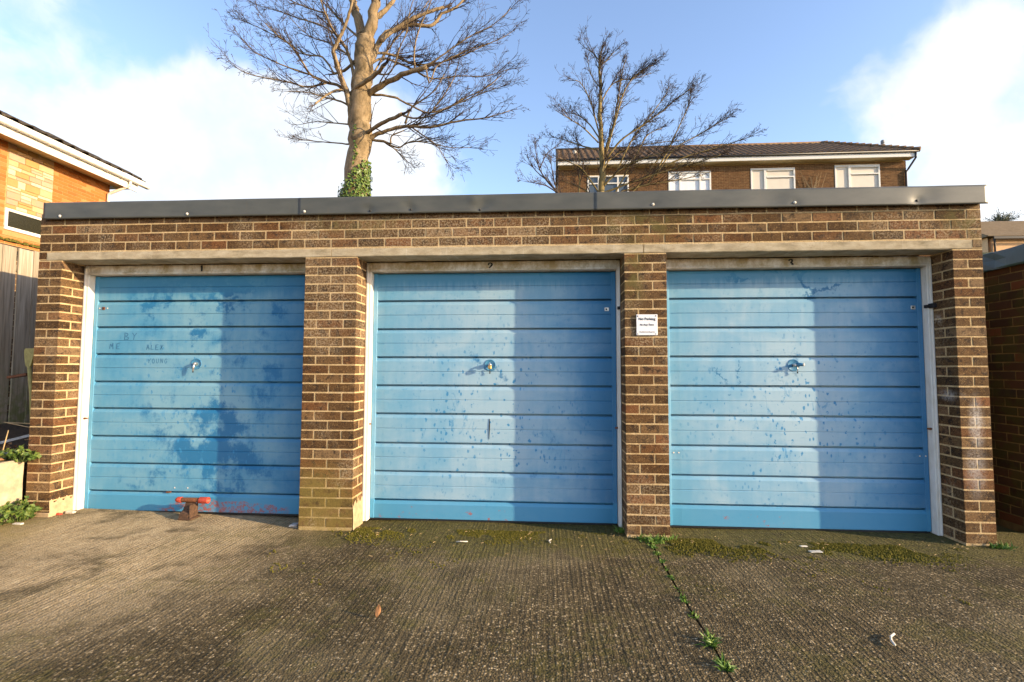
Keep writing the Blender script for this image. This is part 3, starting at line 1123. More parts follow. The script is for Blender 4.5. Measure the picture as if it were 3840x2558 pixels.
handle(3.868, 1.312, DOORS[1], 2)
handle(6.352, 1.318, DOORS[2], 3)
# padlock on the middle handle
pk = thing('padlock', (3.870, YD-.05, 1.28), 'small brass padlock hanging on the handle of door number two', 'padlock')
m = MB(); m.cbox(3.857, 3.885, YD-.064, YD-.042, 1.280, 1.309, .004); m.build('body', 'brass', pk)
m = MB(); m.sm = True
m.tube([(3.862, YD-.053, 1.306)] + [(3.871-.009*cos(a), YD-.053, 1.316+.009*sin(a)) for a in [pi*k/8 for k in range(9)]] + [(3.880, YD-.053, 1.306)], .003, 8)
m.build('shackle', 'chrome', pk)

# bolts, keepers and pivot pins on the doors
def bolt(name, x, z, door, w, h, mat_, hole=True):
    m = MB()
    m.cbox(x-w/2, x+w/2, YD-.004, YD+.004, z-h/2, z+h/2, .002)
    if hole:
        m.cur = 1
        m.lathe((x-w*.12, YD-.004, z), (0, -1, 0), [(min(w, h)*.26, 0), (min(w, h)*.26, .002), (min(w, h)*.1, .0025)], 10)
    return m.build(name, [mat_, 'dark_iron'], door)
bolt('bolt_plate', 4.851, 1.784, DOORS[1], .036, .030, 'galvanised')
bolt('bolt_plate', 7.297, 1.786, DOORS[2], .034, .030, 'galvanised')
bolt('bolt_plate', 2.285, 2.052, DOORS[0], .05, .044, 'white_upvc')
bolt('bolt_plate', .357, 1.815, DOORS[0], .028, .026, 'rusty_iron')
for (x, z, k) in ((.32, 1.816, 0), (.395, 1.816, 0), (5.385, .60, 1), (5.425, .60, 1), (7.30, .60, 1), (7.345, .60, 1), (2.255, .17, 0), (1.22, .235, 0), (1.10, .235, 0)):
    m = MB(); m.lathe((x, YD, z), (0, -1, 0), [(.006, -.001), (.006, .002), (.003, .004)], 8)
    m.build('rivet', 'white_cap', DOORS[0 if x < 2.4 else 2])
for (x, z, di) in ((.272, .833, 0), (2.838, .811, 1), (4.93, .800, 1), (7.362, .820, 2)):
    m = MB(); m.sm = True
    m.tube([(x-.022, YD-.035, z), (x-.004, YD-.042, z), (x+.018, YD-.034, z)], [.006, .010, .006], 8)
    m.build('pivot_pin', 'rusty_iron', FR[di])
m = MB(); m.cbox(7.372, 7.402, .165, .232, 1.772, 1.808, .003); m.cbox(7.355, 7.385, .205, .24, 1.775, 1.80, .002)
m.build('bolt_keeper', 'dark_iron', FR[2])
m = MB(); m.cbox(4.930, 4.952, .20, .232, 1.774, 1.800, .003)
m.build('bolt_keeper', 'dark_iron', FR[1])
m = MB(); m.cbox(2.322, 2.350, .20, .235, 2.03, 2.072, .003)
m.build('bolt_keeper', 'galvanised', FR[0])
m = MB(); m.cbox(.235, .262, .198, .216, .005, .035, .004, .002)

# scratched lettering on the first door
Rt = Matrix.Rotation(radians(90), 4, 'X')
def scratch(strokes, cx, cz, h, wd=.0022):
    m = MB()
    for pts in strokes:
        for a, b in zip(pts[:-1], pts[1:]):
            A, B = Vector((cx+a[0]*h, 0, cz+a[1]*h)), Vector((cx+b[0]*h, 0, cz+b[1]*h))
            d_ = (B-A)
            if d_.length < 1e-6: continue
            nrm = Vector((-d_.z, 0, d_.x)).normalized()*wd
            q = [A-nrm, B-nrm, B+nrm, A+nrm]
            y0, y1 = YD-.0013, YD+.002
            b_ = len(m.v)
            m.v += [(v.x, y0, v.z) for v in q] + [(v.x, y1, v.z) for v in q]
            for f_ in ((0, 1, 2, 3), (4, 7, 6, 5), (0, 4, 5, 1), (1, 5, 6, 2), (2, 6, 7, 3), (3, 7, 4, 0)):
                m.face([b_+k for k in f_])
    return m
LET = {'A': [[(0, 0), (.3, 1), (.6, 0)], [(.12, .4), (.5, .4)]], 'B': [[(0, 0), (0, 1), (.45, .85), (.4, .6), (0, .52)], [(0, .52), (.6, .3), (.5, .02), (0, 0)]],
       'Y': [[(0, 1), (.3, .5), (.6, 1)], [(.3, .5), (.25, 0)]], 'M': [[(0, 0), (.08, .95), (.3, .4), (.5, 1), (.65, 0)]], 'E': [[(.5, 1), (0, .95), (0, .03), (.55, 0)], [(0, .5), (.4, .52)]],
       'L': [[(.05, 1), (0, 0), (.5, .05)]], 'X': [[(0, 0), (.6, 1)], [(.05, 1), (.55, 0)]], 'O': [[(.3, 1), (.05, .75), (.05, .25), (.3, 0), (.55, .25), (.55, .75), (.3, 1)]],
       'U': [[(0, 1), (.05, .2), (.3, 0), (.52, .2), (.55, 1)]], 'N': [[(0, 0), (.03, 1), (.5, 0), (.55, 1)]], 'G': [[(.55, .85), (.3, 1), (.05, .7), (.05, .25), (.3, 0), (.55, .2), (.55, .45), (.35, .45)]]}
def word(txt, x, z, h, gap=.85, wd=.002, sl_=.05):
    for k, ch in enumerate(txt):
        st = []
        for pts in LET[ch]:
            st.append([(k*gap + px_ + sl_*pz + rnd.uniform(-.03, .03), pz + rnd.uniform(-.04, .04)) for px_, pz in pts])
        scratch(st, x, z, h, wd).build('scratched_letter', 'scratch_blue', DOORS[0])
word('BY', .572, 1.532, .062, 1.15, .0024)
word('ME', .435, 1.448, .052, 1.25, .0022)
word('ALEX', .782, 1.443, .044, .98, .0021)
word('YOUNG', .80, 1.322, .040, .98, .0018)
m = MB()
m.tube([(3.862, YD-.002, 1.02-.33), (3.866, YD-.0025, .80), (3.866, YD-.003, .86)], [.002, .0045, .002], 6)
m.build('scratch_mark', 'dark_iron', DOORS[1])

# rust hole at the foot of the first door
m = MB(); m.cbox(1.02, 1.062, YD-.002, YD+.012, .188, .200, .003, .002); m.build('rust_hole', 'rusty_iron', DOORS[0])

# ------------------------------------------------------------------ no-parking sign
SG = thing('parking_sign', (5.125, -.012, 1.545), 'square white no parking sign screwed to the narrow brick pier', 'sign')
m = MB(); m.cbox(5.045, 5.207, -.014, -.006, 1.545, 1.708, .002); m.build('plate', 'sign_white', SG)
for txt, z, s_, bo in (('No Parking', 1.672, .0285, .0004), ('At Any Time', 1.627, .0205, .0003), ('Woodfield House Management', 1.571, .0094, .0002)):
    me = text_mesh(txt, s_, bo)
    me.materials.clear(); me.materials.append(MATS['ink_black'])
    place('lettering', me, SG, (5.126, -.0152, z), (radians(90), 0, 0))
for (x, z) in ((5.056, 1.695), (5.194, 1.696), (5.057, 1.557), (5.194, 1.557)):
    m = MB(); m.lathe((x, -.014, z), (0, -1, 0), [(.0055, -.001), (.005, .002), (.002, .003)], 8)
    m.build('screw', 'dark_iron' if z > 1.6 else 'galvanised', SG)

# ------------------------------------------------------------------ red floor lock at the first door
DF = thing('floor_lock', (1.35, .12, .02), 'rusty red steel security post bolted to the floor against door number one', 'door lock')
m = MB(); m.sm = True
zc = .165
def ring_tube(x0, x1, r, ri):
    y, z = .150, zc
    m.lathe((x0, y, z), (1, 0, 0), [(ri, .002), (r*.98, 0), (r, .004), (r, x1-x0-.004), (r*.98, x1-x0), (ri, x1-x0), (ri, x1-x0-.05)], 20)
ring_tube(1.225, 1.262, .024, .016)
ring_tube(1.422, 1.498, .027, .020)
m.build('collar', 'red_paint', DF)
m = MB(); m.sm = True
m.lathe((1.255, .150, zc), (1, 0, 0), [(.019, 0), (.020, .004), (.020, .172), (.019, .176)], 18)
m.build('cross_bar', 'rusty_iron', DF)
m = MB()
pr = [(1.300, .152, .155), (1.385, .152, .155), (1.375, .120, .09), (1.368, .085, .062), (1.366, .080, .012), (1.288, .080, .012), (1.290, .085, .062), (1.296, .120, .09)]
th = .008
m.poly([pr[0], pr[7], pr[2], pr[1]][::-1]); m.poly([pr[7], pr[6], pr[3], pr[2]][::-1]); m.poly([pr[6], pr[5], pr[4], pr[3]][::-1])
back = [(x, y+th, z-.003) for (x, y, z) in pr]
m.poly([back[0], back[7], back[2], back[1]]); m.poly([back[7], back[6], back[3], back[2]]); m.poly([back[6], back[5], back[4], back[3]])
for a, b in ((0, 7), (7, 6), (6, 5), (5, 4), (4, 3), (3, 2), (2, 1), (1, 0)):
    m.poly([pr[a], pr[b], back[b], back[a]])
m.cbox(1.372, 1.380, .09, .19, .012, .135, .002)
m.build('upright', 'dark_rust', DF, fix=True)
m = MB(); m.cbox(1.285, 1.40, .075, .20, slabz(1.35)+.004, slabz(1.35)+.016, .003); m.build('base_plate', 'dark_rust', DF)

# ================================================================== NEIGHBOURING GARAGE ON THE RIGHT
NX_ = 8.26
NB = thing('neighbour_garage', (9.8, 2.5, -.02), 'neighbouring brick garage in shade with blue-grey metal roof edge', 'garage')
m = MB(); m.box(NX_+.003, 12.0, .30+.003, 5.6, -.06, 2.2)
nbw = m.build('side_wall', 'mortar_shade_dark', NB)
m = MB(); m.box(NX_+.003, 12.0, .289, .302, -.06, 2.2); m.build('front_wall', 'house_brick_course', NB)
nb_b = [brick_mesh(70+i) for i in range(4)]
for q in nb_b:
    q.materials[0] = MATS['brick_shade_dark']
for r in range(29):
    z = .0 + r*.0753
    y = .30 + (-.1125 if r % 2 else 0)
    k = 0
    while y < 1.75:
        y0 = max(y, .30)
        L_ = y+.215-y0
        if L_ > .03:
            # bricks lie along Y: rotate a stretcher a quarter turn, face to -X
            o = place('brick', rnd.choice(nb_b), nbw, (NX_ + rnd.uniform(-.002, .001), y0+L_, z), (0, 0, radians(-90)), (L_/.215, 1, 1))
        y += .225
m = MB()
nseg = 40
for i in range(nseg+1):
    y = .24 + 5.2*i/nseg
    dn = .012*exp(-((y-.62)/.05)**2)
    for (x, z) in ((NX_-.030, 2.158), (NX_-.042+dn, 2.170), (NX_-.040+dn*2, 2.24), (NX_-.038, 2.310), (NX_-.02, 2.316), (NX_+.3, 2.30), (NX_+.3, 2.16)):
        m.v.append((x, y, z + .004*sin(y*9)*(z > 2.2) - .03*(y-.24)*.1))
for i in range(nseg):
    for j in range(7):
        j2 = (j+1) % 7
        m.face([i*7+j, i*7+j2, (i+1)*7+j2, (i+1)*7+j])
m.face(list(range(7))); m.face([nseg*7+j for j in reversed(range(7))])
simple('fascia_blue', (.05, .125, .18), .5, .2, 5, spec=.5, bump=.05)  # blue of the reflected sky is put into the metal's colour
m.build('fascia', 'fascia_blue', NB, fix=True)
m = MB(); m.box(NX_+.29, 12.05, .26, 5.6, 2.2, 2.29); m.build('roof', 'roof_felt', NB)

# ================================================================== RAISED BED, RETAINING WALL, FENCE
m = MB()
rg = random.Random(5)
NXs, NYs = 26, 34
for j in range(NYs+1):
    y = -6.0 + 10.5*j/NYs
    for i in range(NXs+1):
        x = -.10 - 2.4*i/NXs
        z = .47 + .23*min(1, i/NXs*2) + rg.uniform(-.022, .022) + .03*sin(x*5+y*3)
        if i == 0: z = .46
        m.v.append((x, y, z))
for j in range(NYs):
    for i in range(NXs):
        a = j*(NXs+1)+i
        m.face([a, a+1, a+NXs+2, a+NXs+1])
# closed box below so the bed has depth
b = len(m.v)
rim = [i for i in range(NXs+1)] + [j*(NXs+1)+NXs for j in range(1, NYs+1)] + [NYs*(NXs+1)+i for i in range(NXs-1, -1, -1)] + [j*(NXs+1) for j in range(NYs-1, 0, -1)]
for k in rim:
    v = m.v[k]; m.v.append((v[0], v[1], -.08))
for k in range(len(rim)):
    m.face([rim[k], rim[(k+1) % len(rim)], b+(k+1) % len(rim), b+k])
tag(m.build('raised_soil_bed', 'soil', smooth=True, fix=True), kind='structure')

m = MB()
rg = random.Random(9)
ny = 40
for j in range(ny+1):
    y = -.006 - 5.5*j/ny
    for (x, z) in ((-.020, -.08), (-.018, .12), (-.022, .34), (-.024, .500), (-.034, .512), (-.150, .506), (-.150, -.08)):
        m.v.append((x + rg.uniform(-.004, .004), y, z + rg.uniform(-.005, .005)))
for j in range(ny):
    for k in range(7):
        k2 = (k+1) % 7
        m.face([j*7+k, j*7+k2, (j+1)*7+k2, (j+1)*7+k])
m.face(list(range(7))); m.face([ny*7+k for k in reversed(range(7))])
tag(m.build('retaining_wall', 'retaining_render', fix=True), 'low cream rendered retaining wall holding the raised soil bed', 'wall')

FN = thing('fence', (-1.25, 2.0, .6), 'tall weathered grey timber board fence behind the raised bed', 'fence')
FX, FW = -1.25, .160
for k in range(24):
    y0 = .12 + k*FW
    gap = .018 if k == 4 else .004
    m = MB()
    rg = random.Random(300+k)
    zt = 2.555 + rg.uniform(-.012, .012)
    yw = FW - gap
    tilt = rg.uniform(-.004, .004)
    prof = [(FX, y0), (FX+.016, y0), (FX+.007, y0+yw), (FX-.004, y0+yw)]
    n = 8
    for i in range(n+1):
        z = .58 + (zt-.58)*i/n
        for (x, y) in prof:
            m.v.append((x + .003*sin(z*2+k), y + tilt*(z-1.5), z + (rg.uniform(-.003, .003) if i == n else 0)))
    for i in range(n):
        for j in range(4):
            j2 = (j+1) % 4
            m.face([i*4+j, i*4+j2, (i+1)*4+j2, (i+1)*4+j])
    m.face([3, 2, 1, 0]); m.face([n*4+j for j in range(4)])
    m.build('board', 'fence_wood', FN, fix=True)
for z in (.9, 1.6, 2.3):
    m = MB(); m.cbox(FX-.06, FX-.008, .12, 3.95, z, z+.07, .004); m.build('rail', 'fence_wood', FN)
for y in (.1, 1.9, 3.8):
    m = MB(); m.cbox(FX-.16, FX-.062, y, y+.09, .3, 2.50, .005); m.build('post', 'fence_wood', FN)

# outbuilding with a mossy roof behind the fence
LT = thing('outbuilding', (-3.2, 2.6, 0), 'low outbuilding with mossy brown tiled roof behind the timber fence', 'shed')
m = MB(); m.box(-5.6, -2.35, .2, 5.2, -.06, 2.72); m.build('wall', 'house_brick_course', LT)
m = MB()
rf = None
m.box(-5.7, -2.12, .05, 5.3, 2.725, 2.76)
rf = m.build('roof', 'tile_dark', LT)
LTT = MB()
rg = random.Random(12)
LTT.cbox(0, .30, 0, .325, 0, .016, .003)
ltm = LTT.mesh('tile', 'tile_mossy')
for r in range(5):
    for k in range(16):
        x = -2.10 - r*.27
        y = .06 + k*.327 + (.16 if r % 2 else 0)
        o = place('tile', ltm, rf, (x-.30, y, 2.775 + r*.062 + rg.uniform(-.004, .008)), (rg.uniform(-.02, .02), radians(15) + rg.uniform(-.02, .02), rg.uniform(-.02, .02)))
m = MB()
for k in range(420):                               # moss cushions
    x, y = rg.uniform(-2.6, -2.1), rg.uniform(.1, 5.0)
    z = 2.80 + (-2.10-x)*.235 + .004
    r = rg.uniform(.012, .045)
    m.lathe((x, y, z), (0, 0, 1), [(r, -.01), (r*.8, r*.45), (r*.3, r*.7)], 6)
mo = m.build('moss_cushions', 'moss_green', LT)
mo['kind'] = 'stuff'

# ================================================================== HOUSE ON THE LEFT
XW = -6.4
LH = thing('brick_house', (-9.5, 3.5, 0), 'orange brick house with stone panel and white gutter beyond the fence', 'house')
m = MB(); m.box(-13, XW-.10, -2.0, 7.475, -.1, 5.9); m.build('wall', 'orange_brick_course', LH)
m = MB(); m.box(XW-.10, XW-.002, -2.0, 4.42, -.1, 5.88); m.build('wall', 'orange_brick_course', LH)
m = MB(); m.box(XW-.10, XW-.002, 4.42, 7.470, -.1, 3.925); m.build('wall', 'orange_brick_course', LH)
m = MB(); m.box(XW-.10, XW-.006, 4.42, 7.470, 3.925, 5.88); fw = m.build('side_wall', 'orange_mortar', LH)
ob = []
for i in range(5):
    mm = MB(); mm.cbox(0, .215, 0, .09, 0, .065, .003, .0012, random.Random(500+i)); ob.append(mm.mesh('brick', 'orange_brick'))
def side_brick(y, z, L_):
    if L_ < .03: return
    place('brick', rnd.choice(ob), fw, (XW + rnd.uniform(-.001, .002), y, z), (0, 0, radians(90)), (L_/.215, 1, 1))
YS0, YS1 = 5.135, 6.055                            # stone panel
# bricks lie along +Y, face towards +X
for r in range(26):
    z = 3.93 + r*.075
    o_ = .1125 if r % 2 else 0
    y = YS1 + .015 - o_
    while y < 7.47:
        y0 = max(y, YS1+.015); y1 = min(y+.215, 7.472)
        side_brick(y0, z, y1-y0)
        y += .225
    y = YS0 - .012 - .225*3 + o_
    while y < YS0-.02:
        y0 = y; y1 = min(y+.215, YS0-.012)
        side_brick(y0, z, y1-y0)
        y += .225
m = MB(); m.box(XW-.02, XW-.002, YS0-.004, YS1+.004, 4.47, 5.87); sp = m.build('stone_panel', 'stone_mortar', LH)
# random-coursed stones: bands of one to three courses
rg = random.Random(21)
z = 4.475
rows = []
while z < 5.86:
    hh = rg.choice([.055, .075, .075, .115, .155, .15])
    rows.append((z, min(hh, 5.865-z)))
    z += hh
STN = []
def stone(y0, y1, z0, z1):
    mm = MB()
    mm.cbox(XW-.004, XW+.012 + rg.uniform(-.003, .006), y0+.004, y1-.004, z0+.004, z1-.004, .004, .0015, rg)
    mm.build('stone', 'facing_stone', sp)
for (z, hh) in rows:
    y = YS0
    while y < YS1 - .01:
        L_ = rg.uniform(.14, .36)
        if YS1 - (y+L_) < .12: L_ = YS1 - y
        if hh > .11 and rg.random() < .45:
            k = rg.uniform(.4, .6)
            stone(y, y+L_, z, z+hh*k); stone(y, y+L_, z+hh*k, z+hh)
        else:
            stone(y, y+L_, z, z+hh)
        y += L_
# first-floor window
wz0, wz1, wy0, wy1 = 4.035, 4.465, 5.13, 6.9
m = MB()
fwid = .055
m.cbox(XW-.03, XW+.022, wy0, wy1, wz1-fwid, wz1, .004)
m.cbox(XW-.03, XW+.022, wy0, wy1, wz0, wz0+fwid+.012, .004)
m.cbox(XW-.03, XW+.021, wy0, wy0+fwid, wz0+.04, wz1-.04, .004)
m.cbox(XW-.03, XW+.021, wy1-fwid, wy1, wz0+.04, wz1-.04, .004)
wn = m.build('window', 'white_upvc', LH)
m = MB(); m.box(XW-.02, XW+.004, wy0+.04, wy1-.04, wz0+.05, wz1-.04); m.build('pane', 'window_dark', wn)
# eaves
m = MB(); m.cbox(-5.985, -5.955, -2.0, 7.80, 5.712, 5.895, .004); m.build('eaves_board', 'white_upvc', LH)
m = MB(); m.cbox(XW-.05, -5.985, -2.0, 7.78, 5.785, 5.797, .002); m.build('soffit', 'cream_soffit', LH)
m = MB(); m.cbox(-6.9, -5.99, 7.70, 7.79, 5.80, 5.90, .004); m.build('verge_board', 'white_upvc', LH)
m = MB()
pr = [(0, 0), (0, -.105), (.012, -.118), (.090, -.118), (.112, -.10), (.118, .0), (.110, .0), (.104, -.09), (.086, -.108), (.014, -.108), (.008, -.10), (.008, 0)]
n = len(pr)
for y in (-2.0, 8.06):
    for (dx, dz) in pr:
        m.v.append((-5.952 + dx, y, 5.998 + dz))
for j in range(n):
    j2 = (j+1) % n
    m.face([j, j2, n+j2, n+j])
gt = m.build('gutter', 'white_upvc', LH, fix=True)
for y in (4.85, 5.45, 6.15, 6.85, 7.25, 7.72):
    m = MB(); m.sm = True
    m.tube([(-5.954, y, 5.855), (-5.93, y, 5.872), (-5.870, y, 5.874), (-5.835, y, 5.90)], .009, 6)
    m.build('bracket', 'pale_pipe', gt)
m = MB(); m.sm = True
m.tube([(-5.897, 7.50, 5.96), (-5.897, 7.50, 5.80), (-5.91, 7.49, 5.77), (-6.30, 7.40, 5.56), (-6.345, 7.39, 5.53), (-6.350, 7.39, 5.48), (-6.350, 7.39, 2.0)], .034, 12)
m.build('downpipe', 'pale_pipe', LH)
# pantiled roof slope
RFh = MB()
RFh.obox(Matrix.Translation((-7.9, 2.9, 6.95)) @ Matrix.Rotation(radians(26.5), 4, 'Y'), 4.5, 10.1, .05)
rfo = RFh.build('roof', 'tile_dark', LH)
tm = MB()
TW = .30
for i in range(11):
    u = i/10
    y = TW*u*1.04
    zz = .040*max(0, sin(u*pi*1.0))**.8 if u < .55 else .012*sin((u-.55)/.45*pi) * -1 + .008
    for (x, th_) in ((0, .0), (.40, .0)):
        tm.v.append((x, y, zz)); tm.v.append((x, y, zz-.018))
for i in range(10):
    a = i*4
    tm.face([a, a+2, a+6, a+4]); tm.face([a+1, a+5, a+7, a+3]); tm.face([a, a+4, a+5, a+1]); tm.face([a+2, a+3, a+7, a+6])
tm.face([0, 1, 3, 2]); tm.face([40, 42, 43, 41])
tme = tm.mesh('tile', 'tile_dark')
bm = bmesh.new(); bm.from_mesh(tme); bmesh.ops.recalc_face_normals(bm, faces=bm.faces); bm.to_mesh(tme); bm.free()
for r in range(3):
    for k in range(13):
        y = 4.05 + k*TW
        if y > 7.78: continue
        o = place('tile', tme, rfo, (-5.89 - r*.30 + rnd.uniform(-.012, .012), y + rnd.uniform(-.01, .01), 6.045 + r*.15 + rnd.uniform(-.008, .008)), (0, radians(26.5) + pi, 0))
        o.rotation_euler = (rnd.uniform(-.03, .03), radians(26.5) + rnd.uniform(-.03, .03), 0)
        o.location.x -= .40*cos(radians(26.5)); o.location.z += .40*sin(radians(26.5))

# ================================================================== TERRACE BEHIND
TH = thing('terrace_house', (13, 23.5, 5.8), 'brown brick terrace with tiled hipped roof and white windows up the hill', 'house')
YT = 20.0
x0, x1 = 4.90, 20.95
ZE = 11.0
m = MB(); m.box(x0, x1, YT+.002, YT+.30, 5.0, 8.9); m.box(x0, x1, YT+.30, 27.0, 5.0, ZE); m.build('wall', 'house_brick_course', TH)
m = MB(); m.box(x0, x1, YT+.012, YT+.05, 8.9, 9.0)
for (a, b) in ((x0, 6.306), (8.275, 10.144), (12.131, 13.959), (15.982, 17.771), (19.788, x1)):
    m.box(a, b, YT+.012, YT+.30, 9.0, ZE)
for (a, b, c) in ((6.306, 8.275, 10.62), (10.144, 12.131, 10.73), (13.959, 15.982, 10.79), (17.771, 19.788, 10.85)):
    m.box(a, b, YT+.012, YT+.30, c, ZE)
tw = m.build('wall', 'terrace_mortar', TH)
wins = [(6.306, 8.275, 10.62, 0), (10.144, 12.131, 10.73, 1), (13.959, 15.982, 10.79, 2), (17.771, 19.788, 10.85, 2)]
bk = MB()
for r in range(26):
    z = 9.02 + r*.075
    x = x0 - (.1125 if r % 2 else 0)
    while x < x1:
        a, b = max(x, x0), min(x+.213, x1)
        x += .225
        if b-a < .04: continue
        for (w0, w1, wt, _) in wins:
            if z < wt+.01 and a < w1 and b > w0:
                if a < w0: b = w0
                elif b > w1: a = w1
                else: b = a
        if b-a < .015: continue
        bk.box(a, b, YT + rnd.uniform(-.003, .003), YT+.05, z, z+.062)
o = bk.build('brick_facing', 'terrace_brick', TH); o['kind'] = 'stuff'
for (w0, w1, zt, kind) in wins:
    zb = 9.0
    m = MB()
    f = .075
    m.cbox(w0, w1, YT-.02, YT+.05, zt-f, zt, .006)
    m.cbox(w0, w0+f, YT-.02, YT+.05, zb, zt-f, .006)
    m.cbox(w1-f, w1, YT-.02, YT+.05, zb, zt-f, .006)
    if kind == 2:
        xm = w0 + (w1-w0)*.30
        m.cbox(xm, xm+.11, YT-.022, YT+.05, zb, zt-f, .006)
        m.cbox(xm+.11, w1-f, YT-.03, YT+.04, zt-.46, zt-.40, .006)
        m.cbox(xm+.13, w1-f-.02, YT-.032, YT+.04, zt-f-.05, zt-f-.005, .004)
    else:
        m.cbox(w0+.5, w0+.57, YT-.022, YT+.05, zb, zt-f, .006)
        m.cbox(w1-.55, w1-.48, YT-.022, YT+.05, zb, zt-f, .006)
        m.cbox(w0+f, w1-f, YT-.03, YT+.04, zt-.42, zt-.36, .006)
    wo_ = m.build('window', 'white_upvc', TH)
    m = MB(); m.box(w0+.05, w1-.05, YT+.034, YT+.045, zb, zt-.05)
    m.build('pane', ['window_glass', 'blind_white', 'blind_cream'][kind], wo_)
YE = 19.60
m = MB(); m.cbox(x0-.02, 21.13, YE, YE+.03, 11.02, 11.23, .006); m.build('eaves_board', 'white_upvc', TH)
m = MB(); m.cbox(x0+.01, 21.10, YE+.03, YT+.02, 11.005, 11.025, .004); m.build('soffit', 'cream_soffit', TH)
m = MB(); m.sm = True
m.tube([(x0, YE-.05, 11.255), (21.2, YE-.05, 11.255)], .05, 8)
gt2 = m.build('gutter', 'black_plastic', TH)
m = MB(); m.sm = True
m.tube([(21.1, YE-.03, 11.22), (21.12, YE, 10.98), (21.03, YT-.03, 10.60), (20.90, YT-.06, 10.42), (20.90, YT-.06, 6)], .045, 8)
m.build('downpipe', 'black_plastic', TH)
# roof: front slope with a hip on the right, rolled tiles in courses
YR, ZR, XRg = 22.3, 12.93, 18.45
ridgeL = Vector((x0-.06, YR, ZR)); ridgeR = Vector((XRg, YR, ZR))
eL = Vector((x0-.06, YE-.06, 11.27)); eR = Vector((21.28, YE-.06, 11.27)); eB = Vector((21.28, 25.0, 11.27)); bL = Vector((x0-.06, 25.0, 11.27))
m = MB()
m.poly([eL, eR, ridgeR, ridgeL]); m.poly([eR, eB, ridgeR]); m.poly([eB, bL, ridgeL, ridgeR]); m.poly([bL, eL, ridgeL]); m.poly([eL, bL, eB, eR])
rf2 = m.build('roof', 'tile_brown', TH, fix=True)
tl = MB()
sl_len = ((YR-YE+.06)**2 + (ZR-11.27)**2)**.5
sd = Vector((0, (YR-YE+.06)/sl_len, (ZR-11.27)/sl_len)); sn = Vector((0, -sd.z, sd.y))
nrow = 10
for r in range(nrow):
    s0, s1 = r/nrow*sl_len, (r+1)/nrow*sl_len
    xmax = 21.28 + (XRg-21.28)*(s1/sl_len)
    x = x0-.06
    while x < xmax - .08:
        pts = []
        for (fx, hz) in ((0, .012), (.07, .055), (.14, .055), (.20, .015), (.29, .012)):
            pts.append((x+fx, hz + rnd.uniform(-.004, .004)))
        b = len(tl.v)
        for (px_, hz) in pts:
            for (ss, ex) in ((s0-.02, .016), (s1, 0.0)):
                q = Vector((px_, eL.y, eL.z)) + sd*ss + sn*(hz+ex)
                tl.v.append(tuple(q))
            q = Vector((px_, eL.y, eL.z)) + sd*(s0-.02) + sn*(hz-.012)
            tl.v.append(tuple(q))
        for k in range(4):
            a = b+k*3
            tl.face([a, a+3, a+4, a+1]); tl.face([a+2, a+5, a+3, a])
        x += .30
o = tl.build('rolled_tiles', 'tile_brown', rf2); o['kind'] = 'stuff'
# hip tiles
hv = ridgeR - eR
for k in range(15):
    c0 = eR + hv*(k/15)
    c1 = eR + hv*((k+1.12)/15)
    m = MB(); m.sm = True
    m.tube([c0 + Vector((0, 0, .06)), c1 + Vector((0, 0, .035))], [.12, .085], 8)
    m.build('hip_tile', 'tile_brown', rf2)
m = MB(); m.sm = True
m.tube([ridgeL + Vector((0, 0, .03)), ridgeR + Vector((0, 0, .03))], .09, 8); m.build('ridge', 'tile_brown', rf2)
vp = at(2030*1.6312, 348*1.6312, 20.6)
m = MB(); m.sm = True
m.lathe((vp.x, vp.y, vp.z-.15), (0, 0, 1), [(.12, 0), (.075, .28), (.06, .3), (.06, .52), (.085, .54), (.085, .66), (.05, .70)], 12)
m.build('vent_pipe', 'grey_lead', rf2)
m = MB(); m.sm = True
pL = at(1321*1.6312, 352*1.6312, 21.0)
m.lathe((pL.x, pL.y, pL.z-.75), (0, 0, 1), [(.08, 0), (.08, .75), (.10, .76), (.10, .85)], 10)
m.build('vent_pipe', 'white_upvc', rf2)

# bare climber trained between the terrace windows
m = MB()
rg = random.Random(77)
cb = at(1866*1.6312, 437*1.6312, 19.9)
for k in range(12):
    p0 = Vector((cb.x + rg.uniform(-.25, .25), 19.9, 8.6))
    tx = rg.uniform(-.75, .85)
    pts = [p0 + Vector((tx*u*u, 0, 2.0*u*(rg.uniform(.75, 1.0)))) for u in (0, .3, .6, .8, 1)]
    m.tube(pts, [.018, .016, .013, .010, .006], 4)
tag(m.build('wall_climber', 'dry_stem'), 'bare pale climber stems trained on the terrace wall between two windows', 'climber')

# ================================================================== FAR HOUSE ON THE RIGHT
FH = thing('far_house', (45, 36, 5.8), 'distant peach rendered house with plain brown tiled roof', 'house')
YF = 34.0
f0 = at(3712, 893, YF); f1 = f0.x + 16
zt = f0.z
m = MB(); m.box(f0.x + .1, f1, YF, YF+8, 5.6, zt); m.build('wall', 'peach_render', FH)
zr = at(3692, 831, YF+3.2).z
m = MB()
a0, a1 = f0.x-.45, f1+.4
A = [Vector((a0, YF-.4, zt+.05)), Vector((a1, YF-.4, zt+.05)), Vector((a1, YF+3.2, zr)), Vector((a0, YF+3.2, zr)), Vector((a0, YF+7, zt+.05)), Vector((a1, YF+7, zt+.05))]
m.poly([A[0], A[1], A[2], A[3]]); m.poly([A[3], A[2], A[5], A[4]]); m.poly([A[0], A[3], A[4]]); m.poly([A[1], A[5], A[2]]); m.poly([A[0], A[4], A[5], A[1]])
rf3 = m.build('roof', 'tile_far', FH, fix=True)
tl = MB()
sv = (A[3]-A[0]); nr = 13
